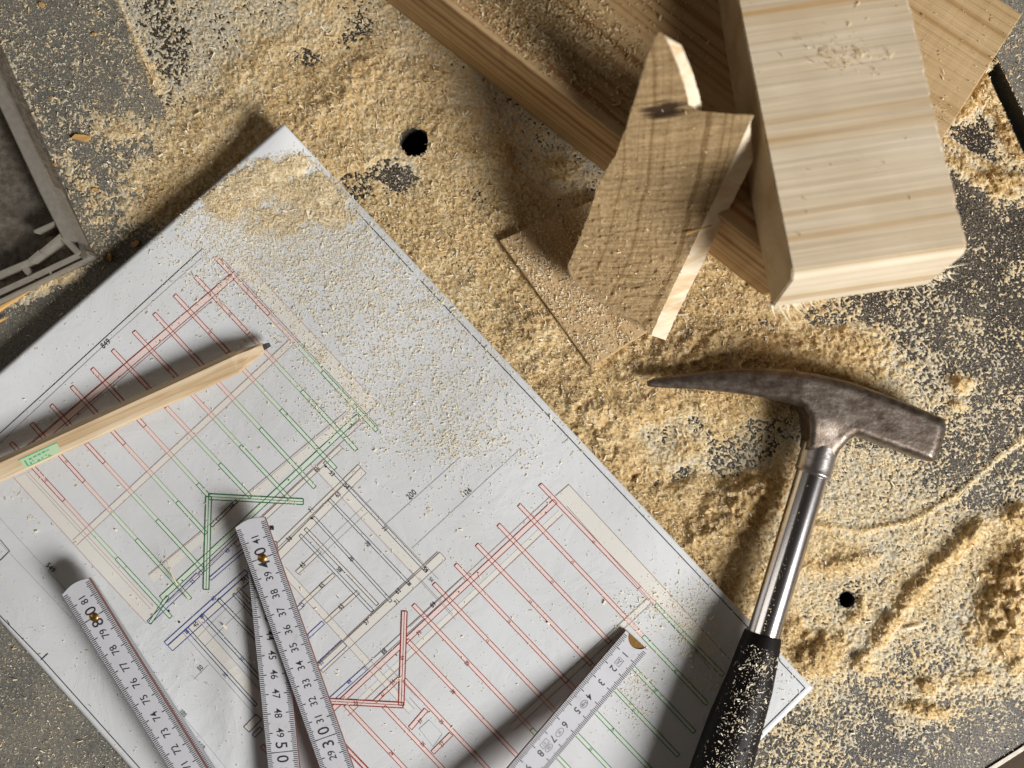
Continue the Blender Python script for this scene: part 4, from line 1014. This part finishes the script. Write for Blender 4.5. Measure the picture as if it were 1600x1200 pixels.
# ------------------------------------------------------------------ carpenter's pencil
M_pen = wood('pencil_wood', (0.72, 0.59, 0.42), (0.68, 0.53, 0.35), (0.54, 0.38, 0.22), band=260, fine=800, along=8, seed=4.4)
M_lead = flat('graphite', (0.05, 0.045, 0.045), 0.45, 0.2)
M_green = flat('green_stamp', (0.10, 0.42, 0.22), 0.7); M_green2 = flat('green_stamp_pale', (0.50, 0.66, 0.42), 0.7)
pen = empty('carpenter_pencil', tuple(P(200, 640, 0.012)), 'flat unpainted carpenter pencil with green stamp, lying across the plan', 'pencil')
pa, pb = P(-60, 762, 0.0195), P(424, 541, 0.0125)
d = (pb - pa).normalized(); Lp = (pb - pa).length
s0 = Vector((0, 0, 1)).cross(d).normalized(); u0 = d.cross(s0)
roll = math.radians(16); s_ = s0 * math.cos(roll) + u0 * math.sin(roll); u_ = d.cross(s_)
if u_.z < 0: u_ = -u_
prof = [(-6.1, -1.6), (-6.1, 1.4), (-4.4, 3.4), (4.2, 3.4), (6.1, 1.2), (6.1, -1.6), (4.2, -3.4), (-4.4, -3.4)]
stations = [(0, 1, 1, 0, 0), (Lp * 0.35, 1, 1, 0, 0), (Lp * 0.7, 1, 1, 0, 0), (Lp - 0.021, 1, 1, 0, 0), (Lp - 0.017, .86, .88, 0.2, -0.3), (Lp - 0.010, .62, .66, 0.6, -0.9), (Lp - 0.0045, .42, .46, .9, -1.4)]
vs = []; fs = []; np_ = len(prof); rj = random.Random(8)
for i, (x, ks, ku, os_, ou) in enumerate(stations):
    for (a_, b_) in prof:
        j = 0.00025 if i > 3 else 0
        vs.append(pa + d * (x + rj.uniform(-j, j) * 4) + s_ * ((a_ * 0.93 * ks + os_) * .001 + rj.uniform(-j, j)) + u_ * ((b_ * ku + ou) * .001 + rj.uniform(-j, j)))
for i in range(len(stations) - 1):
    for j in range(np_): fs.append((i * np_ + j, i * np_ + (j + 1) % np_, (i + 1) * np_ + (j + 1) % np_, (i + 1) * np_ + j))
fs.append(tuple(range(np_))); fs.append(tuple((len(stations) - 1) * np_ + j for j in range(np_)))
Mp = frame(pa, d, s_)
me = mesh('wood_body', vs, fs); me.transform(Mp.inverted()); bm = bmesh.new(); bm.from_mesh(me); bmesh.ops.recalc_face_normals(bm, faces=bm.faces); bm.to_mesh(me); bm.free()
link('wood_body', me, M_pen, pen, Mp)
lp = [(-1.7, -1.0), (-1.7, 1.0), (1.7, 1.0), (1.7, -1.0)]; vs = []; fs = []
for i, (x, k) in enumerate([(Lp - 0.0065, 0.9), (Lp - 0.002, 0.8), (Lp - 0.0004, 0.6)]):
    for a_, b_ in lp: vs.append(pa + d * x + s_ * (a_ * k + 1.0) * .001 + u_ * (b_ * k * 1.1 - 1.5) * .001)
for i in range(2):
    for j in range(4): fs.append((i * 4 + j, i * 4 + (j + 1) % 4, (i + 1) * 4 + (j + 1) % 4, (i + 1) * 4 + j))
fs += [(0, 1, 2, 3), (8, 9, 10, 11)]
link('lead', mesh('lead', vs, fs), M_lead, pen)
# stamp on the top face (printed)
def on_pen(x, a_): return pa + d * x + s_ * a_ * .001 + u_ * 0.00343
sg = -1 if (s_.y > 0) else 1        # towards the lower picture edge
x0 = 0.0335; x1 = x0 + 0.0225
def pquad(lst, xa, xb, ya, yb, dz=0.0):
    o_ = len(lst[0]); 
    for xx, yy in ((xa, ya), (xb, ya), (xb, yb), (xa, yb)): lst[0].append(on_pen(xx, yy * sg) + u_ * dz)
    lst[1].append((o_, o_ + 1, o_ + 2, o_ + 3))
g1 = ([], []); g2 = ([], [])
pquad(g2, x0 + .001, x1 - 0.001, -1.0, 3.9)
pquad(g1, x0, x1 - 0.0006, -1.5, -1.0, 0.00004); pquad(g1, x0 + .003, x1 - 0.006, 3.6, 3.95, 0.00004); pquad(g1, x0 + .0025, x0 + .0034, 0.2, 3.6, 0.00004)
for i, (xx, ya, yb, ww) in enumerate([(.005, .2, 1.2, .0016), (.0075, 0.1, .9, .002), (.010, 0, .9, .0018), (.0125, -.1, .8, .002), (.015, 0, .6, .0016), (.0045, 2.2, 3.4, .0010), (.0062, 1.6, 2.6, .0006), (.0085, 2.8, 3.5, .0014), (.011, 2.4, 3.3, .0007), (.013, 2.0, 2.5, .0012), (.0145, 2.7, 3.4, .0012)]):
    pquad(g1, x0 + xx, x0 + xx + ww, ya, yb, 0.00004)
link('green_stamp', mesh('green_stamp', g2[0], g2[1]), M_green2, pen); link('green_stamp_print', mesh('green_stamp_print', g1[0], g1[1]), M_green, pen)

# ------------------------------------------------------------------ folding ruler
M_white, _t, _b = new_mat('ruler_white')
_c = _t.nodes.new('ShaderNodeTexCoord'); _n = _t.nodes.new('ShaderNodeTexNoise'); _n.inputs['Scale'].default_value = 55; _n.inputs['Detail'].default_value = 8; _n.inputs['Roughness'].default_value = 0.7
_t.links.new(_c.outputs['Object'], _n.inputs['Vector'])
_r = ramp(_t, _n.outputs['Fac'], [(0.28, (0.47, 0.45, 0.44)), (0.42, (0.62, 0.62, 0.65)), (0.7, (0.67, 0.675, 0.72))])
_t.links.new(_r.outputs[0], _b.inputs['Base Color']); _b.inputs['Roughness'].default_value = 0.42
M_edge = flat('ruler_edge', (0.20, 0.09, 0.07), 0.6)
M_mark = flat('ruler_print', (0.03, 0.03, 0.04), 0.6)
M_brass = flat('brass', (0.42, 0.24, 0.07), 0.35, 0.9, bump=0.3, bscale=800, bdist=0.0002)
M_blue = flat('grey_edge', (0.42, 0.43, 0.46), 0.6)
rul = empty('folding_ruler', tuple(P(450, 1100, 0.01)), 'white folding ruler with black centimetre scale, opened in zigzag over the plan', 'ruler')
def ruler_seg(ca, pa_, cb, pb_, c0, c1, za, zb_, W=0.0160, th=0.0030, c0_end='flat', c1_end='flat', nums=True, tens_rivet=None, marks=True, hide=(), name='ruler_segment', edge_col=None, lab=None):
    """cm value ca at photo point pa_, cb at pb_; body from c0 to c1 cm (c1 > c0)"""
    A_ = P(pa_[0], pa_[1], za); B_ = P(pb_[0], pb_[1], zb_); cmv = (B_ - A_) / (cb - ca); ex = cmv.normalized(); k = cmv.length
    ey = Vector((0, 0, 1)).cross(ex).normalized(); M_ = frame(A_ - cmv * ca, ex, ey)     # local x = cm * k
    h_ = W / 2
    out = []
    x0, x1 = c0 * k, c1 * k
    def endpts(x, sgn, kind):
        if kind == 'round': return [(x + sgn * 0.0017 * (math.cos(math.pi * (t - .5)) - 0.35), (t - .5) * W * sgn) for t in [i / 12 for i in range(13)]]
        if kind == 'bite':
            return [(x, -h_ * sgn)] + [(x - sgn * 0.0040 * math.sin(math.pi * t) ** 0.7, (-h_ * 0.72 + t * W * 0.74) * sgn) for t in [i / 10 for i in range(11)]] + [(x, h_ * sgn)]
        return [(x, -h_ * sgn), (x, h_ * sgn)]
    out += endpts(x1, 1, c1_end) + endpts(x0, -1, c0_end)
    bm = bmesh.new(); tp_ = [bm.verts.new((x, y, 0)) for x, y in out]; f0 = bm.faces.new(tp_); f0.material_index = 0
    if f0.normal.z < 0: f0.normal_flip()
    bt = [bm.verts.new((x, y, -th)) for x, y in out]; f1 = bm.faces.new(bt[::-1]); f1.material_index = 1
    for i in range(len(out)):
        f_ = bm.faces.new((tp_[i], bt[i], bt[(i + 1) % len(out)], tp_[(i + 1) % len(out)])); f_.material_index = 1
    bmesh.ops.recalc_face_normals(bm, faces=bm.faces)
    me = bpy.data.meshes.new(name); bm.to_mesh(me); bm.free()
    o = link(name, me, [M_white, edge_col or M_edge], rul, M_)
    if lab: o['label'] = lab
    if marks:
        vs = []; fs = []
        def rect(xa, xb, ya, yb):
            o_ = len(vs); vs.extend([(xa, ya, .00006), (xb, ya, .00006), (xb, yb, .00006), (xa, yb, .00006)]); fs.append((o_, o_ + 1, o_ + 2, o_ + 3))
        for mm in range(int(math.ceil(c0 * 10 + 2)), int(c1 * 10 - 1)):
            x = mm / 10 * k; lw = 0.00021 if mm % 10 else 0.00024
            l_ = 0.0024 if mm % 5 else (0.0030 if mm % 10 else 0.0040)
            for s in (1, -1): rect(x - lw, x + lw, s * h_ * 0.985, s * (h_ - l_))
            if mm % 100 == 0 and mm > 0: rect(x - lw * .8, x + lw * .8, -h_, h_)
        child_of_part('printed_scale', mesh('printed_scale', vs, fs), M_mark, o, M_)
        vs = []; fs = []
        def put(s, x, y, size, sgnr=1):
            v, f = text_geo(s, size, 0.005 if size > 0.004 else 0.0); o_ = len(vs); vs.extend([(x + a_ * 0.92, y + b_, .00008) for a_, b_ in v]); fs.extend(tuple(i + o_ for i in p) for p in f)
        for cm in range(int(math.ceil(c0)), int(c1 + 0.3)):
            if cm in hide or cm < 1: continue
            if cm % 10 == 0:
                s = str(cm); put(s[0], cm * k - 0.0036, 0, 0.0088); put(s[1], cm * k + 0.0036, 0, 0.0088)
            elif cm == int(c1 + 0.3) and cm > c1 - 0.4 and cm > 20: put(str(cm)[0], cm * k - 0.0012, 0, 0.0054)
            else: put(str(cm), cm * k, 0, 0.0056)
        if ca == 1:     # maker's marks on the first blade: small frames and lettering between the centimetres
            def box(x, y, lx, ly, wv=0.00010, ell=False):
                n_ = 20
                P_ = [(x + lx * math.cos(2 * math.pi * i / n_), y + ly * math.sin(2 * math.pi * i / n_)) for i in range(n_)] if ell else [(x - lx, y - ly), (x + lx, y - ly), (x + lx, y + ly), (x - lx, y + ly)]
                for i in range(len(P_)):
                    a_, b_ = P_[i], P_[(i + 1) % len(P_)]; L_ = math.hypot(b_[0] - a_[0], b_[1] - a_[1]); nx_, ny_ = -(b_[1] - a_[1]) / L_ * wv, (b_[0] - a_[0]) / L_ * wv
                    o_ = len(vs); vs.extend([(a_[0] + nx_, a_[1] + ny_, .00007), (b_[0] + nx_, b_[1] + ny_, .00007), (b_[0] - nx_, b_[1] - ny_, .00007), (a_[0] - nx_, a_[1] - ny_, .00007)]); fs.append((o_, o_ + 1, o_ + 2, o_ + 3))
            box(1.52 * k, 0.0, .0020, .0016); put('2m', 1.52 * k, 0, 0.0026)
            box(4.5 * k, 0.0004, .0024, .0016, ell=True); put('Adga', 4.5 * k, 0.0004, 0.0020)
            box(6.5 * k, 0.0004, .0026, .0015, ell=True); put('III', 6.5 * k, 0.0004, 0.0022)
            box(7.48 * k, -0.0018, .0024, .0013); put('0,1', 7.5 * k, -0.0018, 0.0018)
            box(7.5 * k, 0.0014, .0024, .0013, ell=True); put('GK', 7.5 * k, 0.0014, 0.0018)
        child_of_part('printed_numerals', mesh('printed_numerals', vs, fs), M_mark, o, M_)
    return o, M_, k
def rivet(o, M_, k, cm, r=0.0024):
    vs = [(0, 0, 0.0009)]; fs = []; n_ = 20
    for kk, (rr_, zz_) in enumerate([(0.5, .00078), (.85, .0004), (1.0, .0001), (1.0, -0.0005)]):
        for i in range(n_): vs.append((r * rr_ * math.cos(2 * math.pi * i / n_), r * rr_ * math.sin(2 * math.pi * i / n_), zz_))
    for i in range(n_): fs.append((0, 1 + i, 1 + (i + 1) % n_))
    for kk in range(3):
        for i in range(n_): a_ = 1 + kk * n_ + i; b_ = 1 + kk * n_ + (i + 1) % n_; fs.append((a_, a_ + n_, b_ + n_, b_))
    child_of_part('rivet', mesh('rivet', vs, fs, True), M_brass, o, M_ @ Matrix.Translation((cm * k, 0, 0)))
# lower blade next to the 80 cm joint
ruler_seg(80, (153, 967), 71, (301, 1196), 64, 81.9, 0.0185, 0.0205, c1_end='round', marks=True, edge_col=M_blue, lab='lower blade showing only as a hatched edge')
o, M_, k = ruler_seg(80, (147, 964), 71, (291, 1197), 64, 81.9, 0.0225, 0.0245, c1_end='round', lab='blade numbered 71 to 81')
rivet(o, M_, k, 80)
o, M_, k = ruler_seg(40, (410, 872), 50, (441, 1175), 39.2, 57, 0.0150, 0.0165, c0_end='round', lab='blade numbered 45 to 50')
o, M_, k = ruler_seg(40, (410, 872), 30, (509, 1152), 23, 42.05, 0.0190, 0.0205, c1_end='round', lab='blade numbered 29 to 41')
rivet(o, M_, k, 40)
o, M_, k = ruler_seg(1, (977, 1023), 8, (845, 1177), 0.0, 16, 0.0100, 0.0190, c0_end='bite', lab='first blade numbered 1 to 9')
child_of_part('metal_tip', mesh('metal_tip', [(x, y, -0.0007) for x, y in [(-0.0004, -0.0070), (-0.0004, 0.0072), (0.006, 0.0072), (0.006, -0.0070)]] + [(x, y, -0.0029) for x, y in [(-0.0004, -0.0070), (-0.0004, 0.0072), (0.006, 0.0072), (0.006, -0.0070)]],
              [(0, 3, 2, 1) if False else (0, 1, 2, 3), (4, 5, 6, 7), (0, 1, 5, 4), (1, 2, 6, 5), (2, 3, 7, 6), (3, 0, 4, 7)]), M_brass, o, M_)
# tiny index square by the joint
# ------------------------------------------------------------------ clear plastic guard, left edge
def plastic():
    m = bpy.data.materials.new('clear_dusty_plastic'); m.use_nodes = True; t = m.node_tree; b = t.nodes['Principled BSDF']
    b.inputs['Base Color'].default_value = (0.27, 0.24, 0.20, 1); b.inputs['Roughness'].default_value = 0.35
    tr = t.nodes.new('ShaderNodeBsdfTransparent'); tr.inputs[0].default_value = (0.70, 0.64, 0.56, 1)
    mx = t.nodes.new('ShaderNodeMixShader'); c = t.nodes.new('ShaderNodeTexCoord')
    n = t.nodes.new('ShaderNodeTexNoise'); n.inputs['Scale'].default_value = 300; n.inputs['Detail'].default_value = 5; t.links.new(c.outputs['Object'], n.inputs['Vector'])
    r = ramp(t, n.outputs['Fac'], [(0.35, (0.30,) * 3), (0.75, (0.75,) * 3)])
    t.links.new(r.outputs[0], mx.inputs[0]); t.links.new(tr.outputs[0], mx.inputs[1]); t.links.new(b.outputs[0], mx.inputs[2])
    t.links.new(mx.outputs[0], t.nodes['Material Output'].inputs[0]); return m
M_pl = plastic()
M_plr = plastic(); M_plr.name = 'plastic_ridge'
_n = M_plr.node_tree.nodes; _n['Principled BSDF'].inputs['Base Color'].default_value = (0.40, 0.365, 0.31, 1)
for nd in _n:
    if nd.type == 'VALTORGB': nd.color_ramp.elements[0].color = (0.62, 0.62, 0.62, 1); nd.color_ramp.elements[1].color = (0.78, 0.78, 0.78, 1)
gd = empty('plastic_guard', tuple(P(60, 380, 0)), 'clear dusty plastic guard with moulded ribs at the left edge', 'guard')
def prism(name, poly, z0, z1, mat, bev=0.0006):
    bm = bmesh.new(); vs_ = [bm.verts.new(P(x, y, z1)) for x, y in poly]; f_ = bm.faces.new(vs_)
    r = bmesh.ops.extrude_face_region(bm, geom=[f_])
    for e in r['geom']:
        if isinstance(e, bmesh.types.BMVert): e.co.z = z0
    bmesh.ops.recalc_face_normals(bm, faces=bm.faces)
    if bev: bmesh.ops.bevel(bm, geom=list(bm.edges), offset=bev, segments=2, affect='EDGES')
    me = bpy.data.meshes.new(name); bm.to_mesh(me); bm.free(); return link(name, me, mat, gd)
prism('base_sheet', [(-170, -70), (-92, -60), (120, 396), (-60, 478)], 0.0070, 0.0080, M_pl, 0)
prism('side_rim', [(-124, -50), (-88, -60), (122, 378), (98, 374), (60, 298), (-2, 165)], 0.006, 0.0200, M_plr)
prism('side_wall', [(-88, -60), (-74, -66), (133, 400), (125, 404), (121, 379)], 0.0010, 0.0160, M_pl)
def bar(a_, b_, w_, z0, z1, name='rib', m=M_plr):
    L_ = math.hypot(b_[0] - a_[0], b_[1] - a_[1]); nx_, ny_ = -(b_[1] - a_[1]) / L_ * w_ / 2, (b_[0] - a_[0]) / L_ * w_ / 2
    prism(name, [(a_[0] + nx_, a_[1] + ny_), (b_[0] + nx_, b_[1] + ny_), (b_[0] - nx_, b_[1] - ny_), (a_[0] - nx_, a_[1] - ny_)], z0, z1, m, 0.0005)
bar((92, 344), (52, 362), 6, .007, .019); bar((98, 364), (62, 394), 7, .007, .019); bar((63, 392), (44, 408), 8, .007, .019); bar((46, 406), (-20, 434), 6, .007, .019)
bar((122, 396), (46, 432), 5, .004, .015); bar((46, 432), (-20, 462), 5, .004, .015); bar((34, 414), (48, 431), 10, .004, .014); bar((134, 404), (-20, 478), 4, .001, .010)
bar((93, 366), (122, 396), 9, .004, .018); bar((80, 430), (73, 418), 4, .002, .010); bar((130, 394), (136, 403), 12, .001, .012)
M_chan = flat('brown_channel', (0.09, 0.05, 0.025), 0.6)
bar((-12, 200), (48, 400), 22, .0035, .0062, 'channel', M_chan)
# ------------------------------------------------------------------ loose chips and splinters
def chip(px, py, L_, W_, ang, z, mat, label, grp='orange wood chips near the plastic guard', T_=0.0008, name='wood_chip'):
    bm = bmesh.new(); rs = random.Random(int(px * 7 + py)); n_ = 9; tp_ = []
    for i in range(n_):
        a_ = 2 * math.pi * i / n_; r_ = 1 + rs.uniform(-.22, .15); sx_ = abs(math.cos(a_)) ** 0.6 * (1 if math.cos(a_) > 0 else -1); sy_ = abs(math.sin(a_)) ** 0.6 * (1 if math.sin(a_) > 0 else -1)
        tp_.append(bm.verts.new((L_ / 2 * sx_ * r_, W_ / 2 * sy_ * r_, T_ + rs.uniform(0, .0004))))
    f_ = bm.faces.new(tp_); r = bmesh.ops.extrude_face_region(bm, geom=[f_])
    for e in r['geom']:
        if isinstance(e, bmesh.types.BMVert): e.co.z = 0
    bmesh.ops.recalc_face_normals(bm, faces=bm.faces)
    me = bpy.data.meshes.new(name); bm.to_mesh(me); bm.free()
    o = bpy.data.objects.new(name, me); COL.objects.link(o); me.materials.append(mat); o.location = P(px, py, z); o.rotation_euler = (rs.uniform(-.1, .1), rs.uniform(-.1, .1), math.radians(-ang))
    tag(o, label, 'wood chip', grp); return o
chip(172, 402, .0046, .0020, 92, .0012, M_chip, 'small upright orange chip right of the plastic guard')
chip(212, 381, .0044, .0030, -30, .0012, M_chip, 'stubby orange chip beside the raised edge of the plan')
chip(141, 392, .0040, .0022, 45, .0012, M_chip, 'orange chip touching the corner of the plastic guard')
chip(128, 216, .0105, .0034, 8, .0014, M_chip, 'broad flat orange chip on the grey plate above the guard')
chip(66, 8, .0035, .0020, 10, .0012, M_chip, 'tiny orange chip at the very top left')
chip(148, 54, .0022, .0018, 10, .0012, M_chip, 'tiny orange chip near the top, left of the dark seam')
chip(86, 258, .0030, .0016, 0, .0012, M_chip, 'tiny orange chip right of the guard rim')
chip(150, 297, .0034, .0018, 20, .0012, M_chip, 'small orange chip between the guard and the plan corner')
def loose(p, q_, z, r, mat, label, cat='splinter', grp=None, bend=0.0, name='wood_splinter'):
    me = needle(P(p[0], p[1], z), P(q_[0], q_[1], z + 0.0006), r, bend=bend); o = link(name, me, mat); return tag(o, label, cat, grp)
loose((-12, 490), (46, 455), .0030, .0019, M_chip, 'long orange splinter under the lower edge of the plastic guard')
loose((-14, 508), (14, 495), .0024, .0015, M_chip, 'short orange splinter at the left edge below the long one')
loose((277, 914), (256, 854), .0085, .0008, M_pale, 'pale needle of wood standing on the green rafters of the plan', bend=0.003)
loose((297, 940), (278, 908), .0078, .0005, M_pale, 'thin curled wisp below the pale needle on the plan', bend=0.001)
loose((1498, 778), (1517, 752), .0022, .0006, M_pale, 'thin pale splinter beside the curved dust line on the bench', bend=0.001)
loose((1416, 983), (1450, 977), .0020, .0012, M_pale, 'short pale splinter on the bench below the dust ridge')
